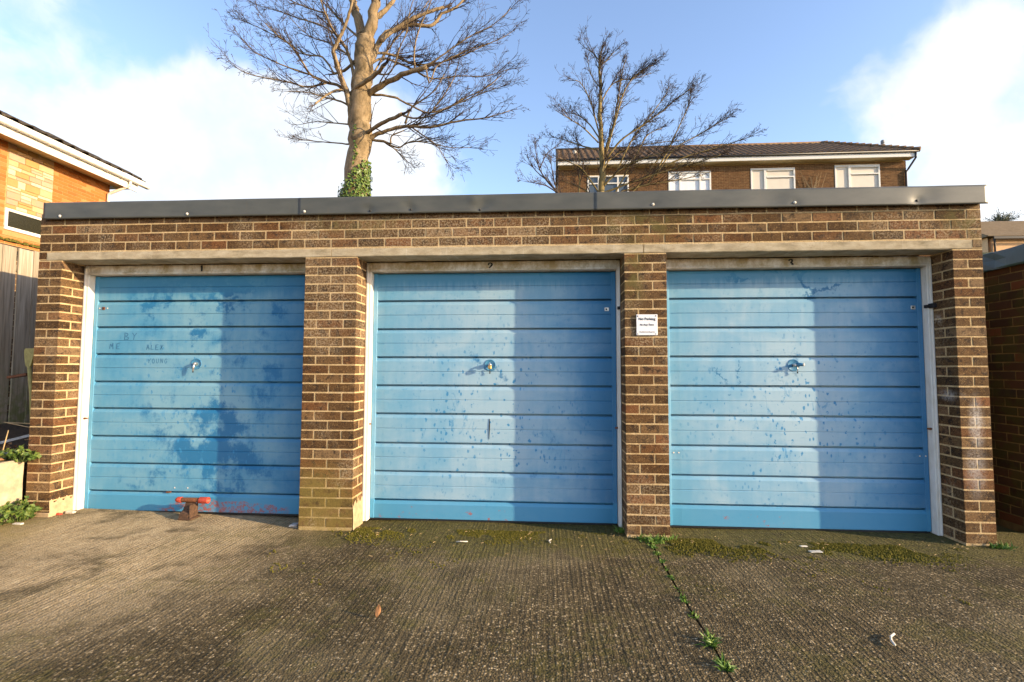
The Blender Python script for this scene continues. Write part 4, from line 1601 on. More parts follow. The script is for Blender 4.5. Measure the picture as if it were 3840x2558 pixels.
for r in range(nr):
    x = a0
    while x < a0+9:
        p = A[0] + sv*(r/nr); q = A[0] + sv*((r+1)/nr)
        wv = .33
        tl.poly([(x, p.y, p.z+.05+rnd.uniform(0, .012)), (x+wv-.01, p.y, p.z+.05), (x+wv-.01, q.y, q.z+.012), (x, q.y, q.z+.012)])
        tl.poly([(x, p.y, p.z+.0), (x+wv-.01, p.y, p.z+.0), (x+wv-.01, p.y, p.z+.05), (x, p.y, p.z+.05)])
        x += wv
o = tl.build('plain_tiles', 'tile_far', rf3); o['kind'] = 'stuff'
m = MB(); m.cbox(f0.x-.1, f1, YF-.46, YF-.40, zt-.16, zt+.02, .01); m.build('eaves_board', 'dark_iron', FH)
m = MB(); m.sm = True
m.tube([(f0.x+.05, YF-.3, zt-.1), (f0.x+.25, YF-.08, zt-.5), (f0.x+.25, YF-.08, 5.8)], .06, 8); m.build('downpipe', 'black_plastic', FH)
m = MB(); m.poly([(a0+.3, YF, zt), (a0+.3, YF+6.4, zt), (a0+.3, YF+3.2, zr-.1)]); m.poly([(a0+.3, YF, 5.6), (a0+.3, YF+6.4, 5.6), (a0+.3, YF+6.4, zt), (a0+.3, YF, zt)])
m.build('gable', 'peach_render', FH)

# ================================================================== TREES
def bez(pts, k=5):
    """smooth a guide polyline (Catmull-Rom)"""
    P_ = [Vector(p) for p in pts]
    out = []
    for i in range(len(P_)-1):
        p0 = P_[max(i-1, 0)]; p1 = P_[i]; p2 = P_[i+1]; p3 = P_[min(i+2, len(P_)-1)]
        for j in range(k):
            u = j/k
            out.append(.5*((2*p1) + (p2-p0)*u + (2*p0-5*p1+4*p2-p3)*u*u + (3*p1-p0-3*p2+p3)*u**3))
    out.append(P_[-1])
    return out
def twig(mb, buds, p, d_, L_, r, lvl, rg, sway, bud=.010, nsub=5):
    n = 5 if lvl < 2 else 3
    pts = [p.copy()]
    d_ = d_.normalized()
    q = p.copy()
    for i in range(n):
        d_ = (d_ + sway*(.16 if lvl < 2 else .10) + Vector((rg.uniform(-1, 1), rg.uniform(-1, 1), rg.uniform(-1, 1)))*.12).normalized()
        q = q + d_*(L_/n)
        pts.append(q.copy())
    rad = [max(.0034, r*(1 - .75*i/n)) for i in range(n+1)]
    mb.tube(pts, rad, 4 if r > .012 else 3, cap=False)
    if lvl < 3:
        cnt = int(nsub*(1 if lvl < 2 else .6)*rg.uniform(.7, 1.3))
        for k in range(cnt):
            u = rg.uniform(.25, 1)
            idx = min(n-1, int(u*n))
            b = pts[idx].lerp(pts[idx+1], u*n-idx)
            ax = (pts[idx+1]-pts[idx]).normalized()
            side = ax.cross(Vector((rg.uniform(-1, 1), rg.uniform(-1, 1), rg.uniform(-1, 1))))
            if side.length < .1: continue
            side.normalize()
            twig(mb, buds, b, ax*.75 + side*rg.uniform(.5, 1.0), L_*rg.uniform(.28, .5), max(.0032, r*.5), lvl+1, rg, sway, bud, nsub)
    if bud and lvl >= 1:
        for b in pts[1:]:
            if rg.random() < .75:
                buds.append((b, (pts[-1]-pts[-2]).normalized()))
def bud_mesh(mb, buds, s, rg):
    for (p, d_) in buds:
        a = d_.orthogonal().normalized(); c = d_.cross(a)
        L_ = s*rg.uniform(.8, 1.9); r = s*rg.uniform(.35, .55)
        off = a*rg.uniform(-1, 1)*s*.5
        p = p + off
        b = len(mb.v)
        mb.v += [tuple(p - d_*L_*.3), tuple(p + a*r + d_*L_*.2), tuple(p - a*.5*r + c*.87*r + d_*L_*.2), tuple(p - a*.5*r - c*.87*r + d_*L_*.2), tuple(p + d_*L_)]
        for f_ in ((0, 2, 1), (0, 3, 2), (0, 1, 3), (4, 1, 2), (4, 2, 3), (4, 3, 1)):
            mb.face([b+k for k in f_])

def make_tree(name, label, base, guides, conv, Y, bark, twigm, spread, sway_fn, dens, tl_, rg, base_r=None, nsub=5, bud=.012, cat='tree'):
    T = thing(name, base, label, cat)
    tr = MB(); tr.sm = True
    cr = MB()
    buds = []
    for gi, (pts, r0, r1, dy, sp) in enumerate(guides):
        P3 = []
        n = len(pts)
        if gi and r0 > .03:
            r0, r1 = r0*.68, max(.008, r1*.68)
        for i, (x, y) in enumerate(pts):
            sx, sy = conv(x, y)
            P3.append(at(sx, sy, Y + dy*(i/(n-1))))
        cv = bez(P3, 4)
        N_ = len(cv)
        rr = [(r0 + (r1-r0)*(i/(N_-1))**.8)*(1 + .06*sin(i*1.3+gi) + (rg.uniform(-.05, .05) if r0 > .05 else 0)) for i in range(N_)]
        cv2 = [c + Vector((rg.uniform(-1, 1), rg.uniform(-1, 1), rg.uniform(-1, 1)))*min(.03, rr[i]*.25) if i else c for i, c in enumerate(cv)]
        tr.tube(cv2, rr, 10 if r0 > .1 else (7 if r0 > .03 else 5))
        if sp <= 0:
            continue
        L_tot = sum((cv[i+1]-cv[i]).length for i in range(N_-1))
        cnt = int(L_tot*dens*sp)
        for k in range(cnt):
            u = rg.uniform(.22, 1.0)
            f_ = u*(N_-1)
            i = min(N_-2, int(f_))
            p = cv[i].lerp(cv[i+1], f_-i)
            ax = (cv[i+1]-cv[i]).normalized()
            side = Vector((rg.uniform(-1, 1), rg.uniform(-1, 1), rg.uniform(-.6, 1)))
            dd = ax*rg.uniform(.7, 1.2) + side.normalized()*rg.uniform(.4, .9)*spread
            twig(cr, buds, p, dd, tl_*rg.uniform(.45, 1.15)*(1.15-.45*u), max(.007, min(.018, rr[i]*.6)), 1, rg, sway_fn(p), bud, nsub)
        twig(cr, buds, cv[-1], (cv[-1]-cv[-2]), tl_*.28, max(.006, r1), 1, rg, sway_fn(cv[-1]), bud, nsub)
    bm_ = MB()
    bud_mesh(cr, buds, bud, rg)
    tr.build('trunk', bark, T)
    cr.build('crown', twigm, T)
    return T
c1 = lambda x, y: (800 + x/1.96, y/1.96)
YB = 8.0
# (pixels in the enlarged view, start radius, end radius, depth drift, twig density)
G1 = [([(1035, 2100), (1038, 1700), (1040, 1440), (1062, 1200), (1075, 1000), (1085, 850), (1095, 650), (1105, 500), (1112, 350), (1118, 280)], .345, .215, 0, 0),
      ([(1105, 330), (1068, 170), (1030, 40), (1010, -60), (980, -220), (930, -420)], .20, .07, .4, .5),
      ([(1118, 330), (1165, 180), (1190, 20), (1200, -80), (1230, -260), (1280, -480)], .24, .08, -.4, .5),
      ([(1080, 1040), (1020, 940), (1005, 780), (985, 690), (935, 560), (900, 440), (885, 370), (930, 270), (990, 130), (1020, 10), (1040, -120)], .15, .03, -.6, .8),
      ([(985, 690), (930, 635), (820, 600), (710, 545), (640, 430), (560, 330), (470, 260), (380, 170)], .07, .014, -.7, 1.1),
      ([(1000, 700), (1060, 640), (1200, 540), (1255, 478)], .085, .065, -.8, .15),
      ([(1200, 540), (1280, 545), (1330, 480), (1370, 350), (1420, 240), (1440, 100), (1480, -30)], .035, .014, -.8, .9),
      ([(1100, 720), (1180, 665), (1290, 600), (1420, 535), (1570, 488)], .13, .075, -.5, .3),
      ([(1480, 500), (1475, 400), (1490, 290), (1530, 170), (1580, 60), (1620, -60)], .04, .015, -.5, .9),
      ([(1560, 490), (1650, 430), (1760, 350), (1900, 260), (2060, 180), (2190, 60)], .04, .010, -.3, 1.3),
      ([(1560, 495), (1590, 610), (1640, 490), (1760, 420), (1900, 360), (2080, 300), (2200, 230)], .035, .009, .2, 1.3),
      ([(1150, 480), (1195, 370), (1255, 255), (1330, 222), (1450, 180), (1600, 190), (1680, 100), (1780, 60), (1850, -20)], .13, .035, .7, .9),
      ([(1230, 300), (1300, 240), (1480, 130), (1640, 70), (1690, 55)], .09, .05, .3, .5),
      ([(1190, 130), (1260, 80), (1340, -20), (1420, -160)], .12, .05, .4, .4),
      ([(1150, 400), (1260, 392), (1360, 420), (1470, 470), (1620, 470), (1800, 420), (1960, 350), (2100, 290)], .06, .010, .9, 1.2),
      ([(1160, 470), (1240, 430), (1350, 460), (1480, 520), (1620, 580), (1800, 560), (2000, 560), (2170, 510)], .05, .010, .5, 1.2),
      ([(1120, 700), (1210, 698), (1330, 715), (1420, 760), (1580, 830), (1640, 770), (1700, 690), (1760, 590), (1800, 480)], .055, .012, .3, 1.0),
      ([(1580, 832), (1700, 800), (1850, 720), (2000, 650), (2110, 560)], .025, .008, .3, 1.2),
      ([(1100, 1010), (1160, 955), (1260, 895), (1390, 840)], .085, .06, -.7, .3),
      ([(1390, 845), (1470, 870), (1600, 850), (1800, 760), (1990, 680), (2110, 640)], .03, .008, -.7, 1.2),
      ([(1410, 910), (1460, 790), (1560, 720), (1640, 650), (1700, 540)], .03, .010, -.5, .9),
      ([(1100, 1060), (1180, 1000), (1310, 950), (1450, 925), (1600, 935), (1800, 890), (2000, 868), (2180, 812)], .10, .010, -.4, 1.1),
      ([(1160, 1030), (1250, 1040), (1300, 1055), (1310, 1000), (1400, 960)], .06, .02, -.3, .6),
      ([(1290, 1060), (1360, 1085), (1460, 1040), (1620, 1060), (1740, 1085), (1890, 1085)], .025, .008, -.3, 1.3),
      ([(1450, 930), (1560, 1010), (1640, 1070), (1720, 1190)], .022, .007, -.4, 1.3),
      ([(1290, 1060), (1370, 1130), (1430, 1190)], .02, .007, -.3, 1.2),
      ([(1000, 915), (880, 905), (760, 895), (640, 915)], .022, .007, .2, 1.1),
      ([(995, 1060), (880, 1050), (760, 1040), (640, 1025)], .022, .007, .1, 1.1),
      ([(985, 770), (920, 740), (830, 720), (690, 680), (520, 670)], .03, .008, -.2, 1.2),
      ([(830, 610), (690, 640), (560, 605), (420, 580), (250, 540), (120, 465)], .03, .008, -.6, 1.3),
      ([(700, 545), (560, 500), (420, 440), (300, 380), (215, 290)], .024, .008, -.6, 1.3),
      ([(1040, 640), (1015, 470), (960, 330), (890, 240), (820, 90), (780, -20), (720, -150)], .07, .02, -.3, .9),
      ([(900, 250), (780, 180), (640, 140), (500, 90), (330, 40)], .025, .008, .2, 1.3),
      ([(830, 100), (700, 60), (560, 0), (420, -60)], .025, .008, .3, 1.2),
      ([(1040, 450), (960, 520), (880, 545)], .06, .045, .4, .3),
      ([(890, 545), (800, 420), (680, 400), (520, 300), (350, 210), (180, 140)], .03, .008, .7, 1.4),
      ([(1050, 700), (930, 660), (830, 700), (750, 765)], .05, .03, -.9, .3),
      ([(1100, 300), (980, 200), (850, 60), (700, -100)], .05, .02, .9, .9),
      ([(1150, 600), (1200, 500), (1330, 300), (1500, 120), (1640, -80)], .05, .015, 1.4, 1.0),
      ([(1080, 560), (1000, 420), (880, 330), (700, 260), (560, 130)], .05, .012, 1.5, 1.1)]
tb = at(*c1(1035, 2100), YB)
big = make_tree('bare_tree', 'large bare leafless tree with pale ivy-clad trunk behind the garages', (tb.x, tb.y, hill(0, YB)), G1, c1, YB, 'bark_pale', 'twig_brown', .75,
          lambda p: Vector((math.copysign(.25, p.x+.3), 0, .35)), 6.2, .95, random.Random(4), nsub=4, bud=.014)
# root of the trunk down to the slope
m = MB(); m.sm = True
m.tube([(tb.x, YB, hill(0, YB)-.2), (tb.x, YB, hill(0, YB)+.4), (tb.x, YB, tb.z+.05)], [.58, .42, .350], 12)
m.build('root_flare', 'bark_pale', big)
# ivy up the trunk
iv = MB()
rg = random.Random(31)
tax = [(at(*c1(1038, 1480), YB), .32), (at(*c1(1040, 1440), YB), .315), (at(*c1(1062, 1200), YB), .295), (at(*c1(1075, 1000), YB), .28), (at(*c1(1085, 850), YB), .265), (at(*c1(1095, 650), YB), .25)]
def trunk_at(z):
    for (a, ra), (b, rb_) in zip(tax[:-1], tax[1:]):
        if a.z <= z <= b.z:
            u = (z-a.z)/(b.z-a.z)
            return a.lerp(b, u), ra + (rb_-ra)*u
    return tax[0] if z < tax[0][0].z else tax[-1]
def leaf(mb, p, nrm, s, rg):
    nrm = nrm.normalized()
    a = nrm.orthogonal().normalized()
    a = Quaternion(nrm, rg.uniform(0, 6.28)) @ a
    c = nrm.cross(a)
    q = [p - a*s*.6, p + c*s*.5 + nrm*s*.12, p + a*s*.75 - nrm*s*.10, p - c*s*.5 + nrm*s*.12]
    b = len(mb.v)
    mb.v += [tuple(v) for v in q]
    mb.face([b, b+1, b+2]); mb.face([b, b+2, b+3])
z0 = tax[0][0].z - .9
zTop = tax[2][0].z
for k in range(5200):
    z = z0 + (tax[4][0].z - z0)*rg.random()**1.9
    u = (z - tax[1][0].z)/(zTop - tax[1][0].z)
    an = rg.uniform(0, 2*pi)
    dirx = cos(an)
    # thick skirt on the right half, thin runners higher up
    if u > .55 + .45*dirx + rg.uniform(-.1, .1):
        if not (abs(an - 4.75 - .12*sin(z*6)) < .10 and rg.random() < .5):
            continue
    c, r = trunk_at(z)
    n_ = Vector((cos(an), sin(an), rg.uniform(-.2, .6)))
    p = c + Vector((cos(an), sin(an), 0))*(r + rg.uniform(0, .09 if u < .6 else .03))
    leaf(iv, p, n_ + Vector((rg.uniform(-.5, .5),)*3), rg.uniform(.045, .085), rg)
io = iv.build('ivy', 'ivy_leaf', big)
io['kind'] = 'stuff'

c2 = lambda x, y: (1900 + x/2.24, 80 + y/2.24)
Y2 = 10.0
G2 = [([(800, 1900), (797, 1650), (795, 1430), (802, 1250), (795, 1000), (785, 800), (790, 550), (776, 400), (785, 300), (800, 220)], .13, .010, 0, 1.0),
      ([(800, 1280), (840, 1050), (900, 850), (945, 600), (965, 450), (1000, 320)], .06, .008, .4, 1.2),
      ([(830, 1130), (900, 880), (1000, 560), (1130, 420), (1230, 370)], .05, .007, -.4, 1.3),
      ([(840, 1150), (960, 1000), (1100, 900), (1300, 760), (1430, 650), (1540, 570)], .05, .007, -.6, 1.2),
      ([(930, 1250), (1050, 1000), (1200, 800), (1320, 640), (1360, 560)], .04, .007, .6, 1.2),
      ([(1180, 1380), (1330, 1130), (1440, 900), (1520, 720), (1550, 580)], .045, .007, .3, 1.2),
      ([(1250, 1300), (1400, 1080), (1600, 960), (1750, 870), (1860, 810)], .035, .007, -.3, 1.2),
      ([(1300, 1230), (1500, 1140), (1700, 1080), (1900, 1020), (2040, 970)], .03, .006, -.2, .7),
      ([(790, 1000), (700, 870), (600, 790), (490, 765)], .04, .007, .3, 1.2),
      ([(780, 960), (740, 800), (690, 640), (610, 510), (530, 500)], .04, .007, -.3, 1.2),
      ([(770, 1020), (650, 900), (560, 840), (430, 760)], .035, .007, -.5, 1.2),
      ([(760, 1080), (610, 1040), (500, 1000), (390, 970)], .035, .007, .5, 1.2),
      ([(800, 1400), (950, 1250), (1150, 1150), (1400, 1090)], .05, .010, -.7, 1.1),
      ([(800, 1450), (1000, 1370), (1300, 1270), (1600, 1190), (1800, 1120)], .05, .008, -.5, 1.1),
      ([(800, 1500), (950, 1440), (1150, 1380), (1400, 1340), (1650, 1290)], .05, .008, -.2, 1.1),
      ([(790, 1350), (850, 1180), (1000, 1080), (1200, 1030), (1450, 1000)], .04, .007, .6, 1.2),
      ([(800, 1480), (700, 1330), (620, 1230), (520, 1180), (440, 1150)], .04, .008, -.3, 1.2),
      ([(800, 1520), (660, 1420), (560, 1370), (460, 1340)], .04, .008, .2, 1.2),
      ([(610, 1500), (612, 1300), (605, 1120), (590, 1000)], .03, .008, .3, .9),
      ([(880, 1500), (990, 1300), (1090, 1120), (1180, 960), (1300, 900)], .04, .008, .2, 1.1),
      ([(1000, 1500), (1130, 1350), (1240, 1200), (1300, 1120)], .035, .008, -.4, 1.0),
      ([(790, 700), (860, 560), (940, 500), (1080, 480), (1230, 430)], .025, .006, .5, 1.2),
      ([(785, 560), (720, 470), (690, 380), (680, 300)], .018, .006, .3, 1.1),
      ([(778, 380), (840, 330), (900, 260), (960, 220)], .016, .006, -.2, 1.1),
      ([(776, 330), (730, 270), (670, 230), (620, 190)], .016, .005, .2, 1.0)]
tb2 = at(*c2(800, 1900), Y2)
t2 = make_tree('young_tree', 'slender bare young tree with fine upswept twigs in front of the terrace', (tb2.x, Y2, hill(6, Y2)), G2, c2, Y2, 'bark_golden', 'twig_brown', .75,  # golden limbs and dark crown carry sunlit and backlit tone in their colour
          lambda p: Vector((.35, 0, .40)), 10.0, .66, random.Random(14), nsub=4, bud=.013)
m = MB(); m.sm = True
m.tube([(tb2.x, Y2, hill(6, Y2)-.2), (tb2.x, Y2, hill(6, Y2)+.3), (tb2.x, Y2, tb2.z+.05)], [.2, .15, .132], 10)
m.build('root_flare', 'bark_golden', t2)
G3 = [([(520, 1900), (470, 1600), (425, 1440), (330, 1330), (265, 1210), (240, 1020)], .05, .007, 0, 1.3),
      ([(425, 1440), (350, 1390), (270, 1365), (150, 1345)], .025, .006, -.2, 1.4),
      ([(320, 1320), (240, 1250), (180, 1160)], .02, .006, .2, 1.4),
      ([(280, 1230), (340, 1110), (420, 1050)], .02, .006, .1, 1.3),
      ([(440, 1480), (390, 1300), (370, 1150)], .025, .006, .3, 1.3)]
Y3 = 9.0
tb3 = at(*c2(520, 1900), Y3)
t3 = make_tree('bare_shrub', 'small bare twiggy shrub left of the terrace gable', (tb3.x, Y3, hill(5, Y3)), G3, c2, Y3, 'twig_brown', 'twig_brown', .8,
          lambda p: Vector((-.2, 0, .35)), 5.5, .6, random.Random(24), nsub=4, bud=.014, cat='shrub')
m = MB(); m.sm = True
m.tube([(tb3.x, Y3, hill(5, Y3)-.1), (tb3.x, Y3, tb3.z+.05)], [.08, .052], 8); m.build('root_flare', 'twig_brown', t3)

# distant tree top behind the far house
ft = at(3757, 812, 60)
FT = thing('distant_tree', (ft.x, 60, 5.8), 'small dark distant tree showing above the far tiled roof', 'tree')
m = MB(); m.sm = True
m.tube([(ft.x, 60, 5.6), (ft.x, 60, ft.z-.8)], [.35, .18], 8); m.build('trunk', 'twig_brown', FT)
m = MB()
rg = random.Random(3)
for k in range(60):
    dd = Vector((rg.uniform(-1.2, 1.4), rg.uniform(-1, 1), rg.uniform(.3, 1.3))).normalized()
    L_ = rg.uniform(.9, 1.9)
    b0 = Vector((ft.x, 60, ft.z-1.1))
    pts = [b0, b0 + dd*L_*.5 + Vector((0, 0, .1)), b0 + dd*L_ + Vector((.15, 0, .25))]
    m.tube(pts, [.05, .035, .02], 4)
    for j in range(14):
        q = pts[1].lerp(pts[2], rg.uniform(.0, 1.15))
        leaf(m, q + Vector((rg.uniform(-.2, .2), rg.uniform(-.2, .2), rg.uniform(-.2, .2))), Vector((rg.uniform(-1, 1), -1, rg.uniform(-1, 1))), rg.uniform(.06, .13), rg)
m.build('crown', 'shrub_dark', FT)

# ================================================================== WEEDS, MOSS, LITTER
def leafy(name, label, cx, cy, cz, n, rx, ry, h, s, seed, mat_='weed_leaf', group=None):
    rg = random.Random(seed)
    T = thing(name, (cx, cy, cz), label, 'weed', group)
    st = MB(); lf = MB()
    for k in range(n):
        a = rg.uniform(0, 2*pi); rr = rg.random()**.6
        tip = Vector((cx + cos(a)*rr*rx, cy + sin(a)*rr*ry, cz + h*rg.uniform(.25, 1)*(1.1-.6*rr)))
        b0 = Vector((cx + cos(a)*rr*rx*.3, cy + sin(a)*rr*ry*.3, cz))
        mid = b0.lerp(tip, .5) + Vector((0, 0, h*.12))
        st.tube([b0, mid, tip], [.0028, .0022, .0014], 4)
        for j in range(4):
            q = mid.lerp(tip, rg.uniform(.3, 1.1)) + Vector((rg.uniform(-1, 1), rg.uniform(-1, 1), rg.uniform(-.5, .6)))*s*.6
            leaf(lf, q, Vector((rg.uniform(-.7, .9), rg.uniform(-.9, .4), rg.uniform(.3, 1))), s*rg.uniform(.7, 1.25), rg)
    st.build('stem', 'weed_leaf', T)
    lf.build('leaves', mat_, T)
    return T
leafy('leafy_weed', 'bright green leafy weed at the foot of the retaining wall', .075, -.115, slabz(.08)-.02, 46, .155, .14, .23, .034, 1)
leafy('leafy_weed', 'green leafy weed spilling over the top of the retaining wall', .00, -.06, .50, 44, .16, .09, .15, .032, 2)
leafy('leafy_weed', 'sprawling green weed on the soil bed beside a pale plank', -.24, -.02, .49, 40, .16, .12, .11, .028, 3)
def tuft(name, label, pts, n, h, seed, spread=.04, group=None, mat_='grass_blade', cat='grass'):
    rg = random.Random(seed)
    m = MB()
    for k in range(n):
        c = rg.choice(pts)
        p = Vector((c[0] + rg.gauss(0, spread), c[1] + rg.gauss(0, spread*.55), c[2]))
        d_ = Vector((rg.uniform(-1, 1), rg.uniform(-1, .6), rg.uniform(.5, 1.6))).normalized()
        L_ = h*rg.uniform(.4, 1.15)
        wv = d_.cross(Vector((rg.uniform(-1, 1), rg.uniform(-1, 1), .2))).normalized()*rg.uniform(.0025, .0055)
        q1 = p + d_*L_*.55; q2 = p + (d_ + Vector((0, 0, -.35))).normalized()*L_
        b = len(m.v)
        m.v += [tuple(p-wv), tuple(p+wv), tuple(q1+wv*.8), tuple(q1-wv*.8), tuple(q2)]
        m.face([b, b+1, b+2, b+3]); m.face([b+3, b+2, b+4])
    return tag(m.build(name, mat_), label, cat, group)
sz = lambda x: slabz(x) - .003
tuft('grass_tuft', 'green grass tuft at the foot of the narrow brick pier', [(5.05, -.03, sz(5)), (5.12, -.05, sz(5)), (5.19, -.04, sz(5)), (5.24, -.03, sz(5)), (5.14, -.10, sz(5))], 230, .055, 1, .030)
tuft('grass_tuft', 'small green weed in the corner beside the frame of door number two', [(4.925, .12, sz(4.9))], 60, .075, 2, .018)
tuft('grass_tuft', 'small bright green tuft at the foot of the end pier', [(7.60, -.04, sz(7.6)), (7.64, -.03, sz(7.6))], 120, .06, 3, .028)
jy = [(-.17, 70, .03), (-.30, 40, .025), (-.45, 28, .03), (-.72, 36, .025), (-1.02, 46, .035), (-1.20, 40, .03), (-1.47, 90, .07), (-1.66, 80, .06), (-.58, 20, .02), (-.88, 20, .02)]
for k, (y, n, h) in enumerate(jy):
    lb = {6: 'bushy green grass tuft in the slab joint, second farthest from the garages', 7: 'bushy green grass tuft in the slab joint, farthest from the garages',
          0: 'low green weed at the garage end of the slab joint'}.get(k, 'tiny green weed sprig part way along the joint between the concrete slabs')
    tuft('joint_weed', lb, [(JX, y, -.01), (JX, y-.04, -.01)], n, h, 40+k, .009, 'weeds in the slab joint')
# soil and crumbs in the joint
m = MB()
rg = random.Random(8)
for k in range(500):
    y = .2 - 4.5*rg.random()
    m.lathe((JX + rg.uniform(-.006, .006), y, -.035 + rg.uniform(-.01, .012)), (0, 0, 1), [(.006, -.01), (.005, .004), (.002, .007)], 5)
o = m.build('joint_soil', 'soil', None); tag(o, None, None, None, 'stuff')
# moss cushions along the door sills
m = MB()
rg = random.Random(18)
def fb(x, y):
    return .5 + .25*sin(x*5.1+y*7.3) + .15*sin(x*13.7-y*11.1+1) + .10*sin(x*29+y*23)
cnt = 0
while cnt < 15000:
    zone = rg.random()
    if zone < .42:
        x = rg.uniform(2.82, 4.95); y = -.02 - abs(rg.gauss(0, .13)) + .10
    elif zone < .80:
        x = rg.uniform(5.2, 7.6); y = -.05 - abs(rg.gauss(0, .16)) + .06 - (x-5.3)*.02
    else:
        x = rg.uniform(2.4, 7.8); y = rg.uniform(-1.1, .0)
    thr = .46 + (.22 if zone >= .8 else 0) + max(0, -y-.2)*.25
    if fb(x, y) < thr or (y > .0 and any(px-.02 < x < px+pw_+.02 for px, pw_ in P)) or y > .2:
        cnt += .34
        continue
    cnt += 1
    z = slabz(x) + .002
    r = rg.uniform(.004, .0095)
    b = len(m.v)
    n = 5
    hh = r*rg.uniform(.5, 1.1)
    for i in range(n):
        a = 2*pi*i/n + rg.random()
        m.v.append((x + cos(a)*r, y + sin(a)*r, z - .004))
    m.v.append((x + rg.uniform(-.3, .3)*r, y + rg.uniform(-.3, .3)*r, z + hh))
    for i in range(n):
        m.face([b+i, b+(i+1) % n, b+n])
o = m.build('moss', 'moss_green'); tag(o, None, None, None, 'stuff')
# straw, grit and chips
m = MB()
for k in range(150):
    x = rg.uniform(2.7, 7.7); y = -abs(rg.gauss(0, .22)) + .08
    a = rg.uniform(0, pi); L_ = rg.uniform(.008, .028)
    z = slabz(x) + .010
    if any(px-.03 < x < px+pw_+.03 for px, pw_ in P) and y > -.03: continue
    m.tube([(x, y, z), (x+cos(a)*L_, y+sin(a)*L_, z+rg.uniform(-.002, .006))], rg.uniform(.0010, .0022), 4)
o = m.build('straw_litter', 'dry_stem'); tag(o, None, None, None, 'stuff')
def chip(name, label, cat, x, y, sx, sy, szz, mat_, seed, z=None):
    rg = random.Random(seed)
    m = MB()
    zz = (slabz(x) if z is None else z) + .001
    m.cbox(x-sx/2, x+sx/2, y-sy/2, y+sy/2, zz, zz+szz, min(sx, sy, szz)*.3, min(sx, sy)*.10, rg)
    return tag(m.build(name, mat_), label, cat)
chip('lime_flake', 'white flake of litter beside the moss before door number three', 'litter', 6.21, -.10, .05, .025, .006, 'white_litter', 1)
chip('lime_flake', 'broad white flake of litter on the moss before door number three', 'litter', 6.24, -.21, .08, .04, .006, 'white_litter', 2)
chip('stone_chip', 'pale stone chip by the foot of the first door frame', 'stone', .285, .125, .07, .04, .022, 'pale_stone', 3)
chip('brick_fragment', 'small red brick fragment beside the first pier', 'brick', .235, .07, .045, .03, .018, 'red_paint', 4)
chip('lime_flake', 'white scrap caught in the weed below the retaining wall', 'litter', .17, -.20, .075, .03, .012, 'white_litter', 5)
chip('crushed_can', 'grey scrap lying at the foot of the wide pier', 'litter', 2.30, .06, .07, .06, .02, 'weathered_plank', 6)
# fallen leaf, sticks
def curled(name, label, cat, pts, r, mat_):
    m = MB(); m.sm = True
    m.tube(pts, r, 6)
    return tag(m.build(name, mat_), label, cat)
m = MB()
for i in range(7):
    u = i/6
    wv = .014*sin(pi*min(1, u*1.05))+.001
    zc_ = slabz(3.47) + .004 + .055*u
    for sgn in (-1, 0, 1):
        m.v.append((3.474 + sgn*wv + .006*u, -1.365 - .006*abs(sgn) + .02*u, zc_ + .004*abs(sgn)))
for i in range(6):
    for j in range(2):
        a = i*3+j
        m.face([a, a+1, a+4, a+3])
o = m.build('fallen_leaf', 'brown_leaf', smooth=True)
tag(o, 'single dry brown leaf standing up on the concrete before door number two', 'leaf')
md = o.modifiers.new('thickness', 'SOLIDIFY'); md.thickness = .0015
curled('white_stick', 'short curved white stick lying on the right concrete slab', 'stick', [(5.955, -1.455, slabz(6)+.012), (5.962, -1.42, slabz(6)+.014), (5.985, -1.38, slabz(6)+.014), (6.02, -1.35, slabz(6)+.012)], .0055, 'white_litter')
curled('pale_straw', 'pale straw lying on the moss before door number two', 'straw', [(3.68, -.235, slabz(4)+.014), (3.72, -.228, slabz(4)+.015), (3.765, -.225, slabz(4)+.014)], .004, 'white_litter')
curled('curled_twig', 'small curled pale twig lying before the shaded corner of door two', 'twig', [(4.38, -.12, slabz(4)+.010), (4.362, -.15, slabz(4)+.012), (4.372, -.19, slabz(4)+.010)], .004, 'white_litter')

# ------------------------------------------------------------------ clutter on the raised bed
SP = thing('garden_spade', (-.30, .30, .55), 'old garden tool with olive handle standing head up against the garage side', 'tool')
m = MB(); m.sm = True
m.tube([(-.262, .28, .52), (-.318, .29, 1.05), (-.365, .30, 1.30)], [.014, .015, .016], 8)
m.build('shaft', 'olive_handle', SP)
m = MB()
# flared blade-shaped grip
for i in range(7):
    u = i/6
    hw = .022 + .034*u**.8
    if i == 6: hw *= .8
    for sgn in (-1, 1):
        for yy in (-.009, .009):
            m.v.append((-.368 - .012*u + sgn*hw + .02*u, .30 + yy, 1.29 + .165*u))
for i in range(6):
    a = i*4
    m.face([a, a+2, a+6, a+4]); m.face([a+1, a+5, a+7, a+3]); m.face([a, a+4, a+5, a+1]); m.face([a+2, a+3, a+7, a+6])
m.face([0, 1, 3, 2]); m.face([24, 26, 27, 25])
m.build('grip', 'olive_handle', SP, fix=True)
TY = thing('old_wheel', (-.50, .52, 1.02), 'dark ribbed old tyre hung in the shade behind the first pier', 'tyre')
m = MB(); m.sm = True
R1, R2 = .155, .058
NA, NB_ = 36, 10
cx_, cy_, cz_ = -.40, .55, 1.20
for i in range(NA):
    a = 2*pi*i/NA
    for j in range(NB_):
        b = 2*pi*j/NB_
        rr = R1 + R2*cos(b)*(1.0 + (.05 if i % 2 else 0))
        m.v.append((cx_ + rr*cos(a), cy_ + R2*.9*sin(b), cz_ + rr*sin(a)))
for i in range(NA):
    for j in range(NB_):
        i2, j2 = (i+1) % NA, (j+1) % NB_
        m.face([i*NB_+j, i2*NB_+j, i2*NB_+j2, i*NB_+j2])
m.build('tread', 'rubber', TY, fix=True)
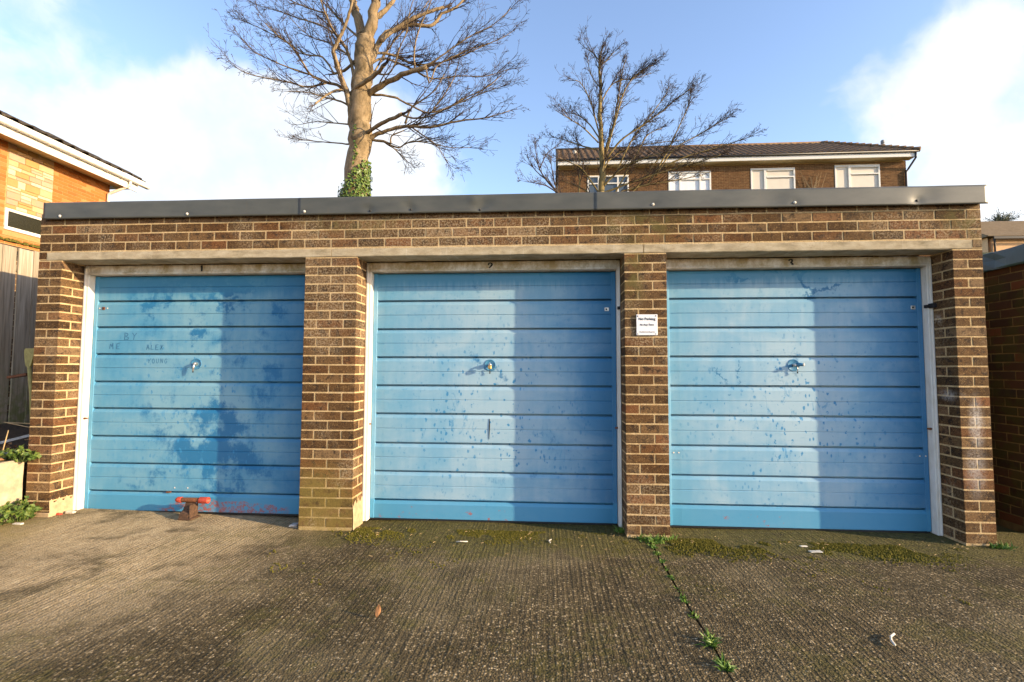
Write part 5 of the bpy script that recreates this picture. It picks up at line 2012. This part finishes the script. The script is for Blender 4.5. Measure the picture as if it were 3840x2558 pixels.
m = MB(); m.lathe((cx_, cy_-.01, cz_), (0, 1, 0), [(.10, -.02), (.10, .03), (.03, .04)], 20); m.build('hub', 'dark_iron', TY)
m = MB(); m.tube([(cx_, cy_, cz_-.14), (cx_, cy_, .5)], [.02, .02], 8); m.build('axle_post', 'dark_iron', TY)
RP = thing('rusty_tool_head', (-.47, .32, 1.15), 'rusty flat hoe head resting beside the olive handled tool', 'tool')
m = MB()
m.obox(Matrix.Translation((-.475, .315, 1.205)) @ Matrix.Rotation(radians(-9), 4, 'Y'), .19, .05, .022)
m.build('blade', 'rusty_iron', RP)
m = MB(); m.sm = True; m.tube([(-.40, .335, 1.205), (-.38, .36, .9), (-.37, .38, .52)], .011, 8); m.build('shaft', 'rusty_iron', RP)
PL = thing('pale_plank', (-.4, .25, .55), 'pale grey weathered plank propped across the soil bed', 'plank')
m = MB()
A_, B_ = Vector((-.66, .12, .56)), Vector((-.10, .42, .74))
dv = (B_-A_).normalized(); sv_ = dv.cross(Vector((0, 0, 1))).normalized(); up_ = sv_.cross(dv)
M_ = Matrix((dv, sv_, up_)).transposed().to_4x4(); M_.translation = (A_+B_)/2
m.obox(M_, (B_-A_).length, .075, .022)
m.build('board', 'weathered_plank', PL)
m = MB(); m.cbox(-.42, -.20, -.02, .05, .515, .56, .008, .004); m.build('end_block', 'weathered_plank', PL)
rg = random.Random(61)
for k, (x, y, z, dx, dz) in enumerate([(-.55, .30, .78, .5, -.02), (-.52, .25, .79, .42, -.09), (-.30, .05, .50, .01, .24), (-.20, .22, .60, .02, .26), (-.42, .35, .62, .3, .03)]):
    m = MB(); m.sm = True
    p0 = Vector((x, y, z)); p1 = p0 + Vector((dx, .04, dz))
    m.tube([p0, p0.lerp(p1, .5) + Vector((0, 0, rg.uniform(-.012, .012))), p1, Vector((p1.x, p1.y, p1.z))], [.005, .0045, .004, .003], 5)
    tag(m.build('dead_stem', 'dry_stem'), ['long dry stem lying level across the shaded back of the soil bed', 'dry stem sloping down across the shaded back of the soil bed', 'short dry stalk standing upright on the soil bed above the retaining wall',
        'dry stalk standing upright beside the pale plank', 'short dry stem lying over the pale plank'][k], 'stem', 'dead stems on the bed')
m = MB()
for k in range(420):
    x, y = -.06 - rg.random()**1.3*.75, rg.uniform(-.9, .5)
    z = .495 + .1*min(1, abs(x)) + rg.uniform(0, .03)
    leaf(m, Vector((x, y, z)), Vector((rg.uniform(-.6, .6), rg.uniform(-.6, .6), 1)), rg.uniform(.015, .04), rg)
o = m.build('leaf_litter', 'brown_leaf'); tag(o, None, None, None, 'stuff')
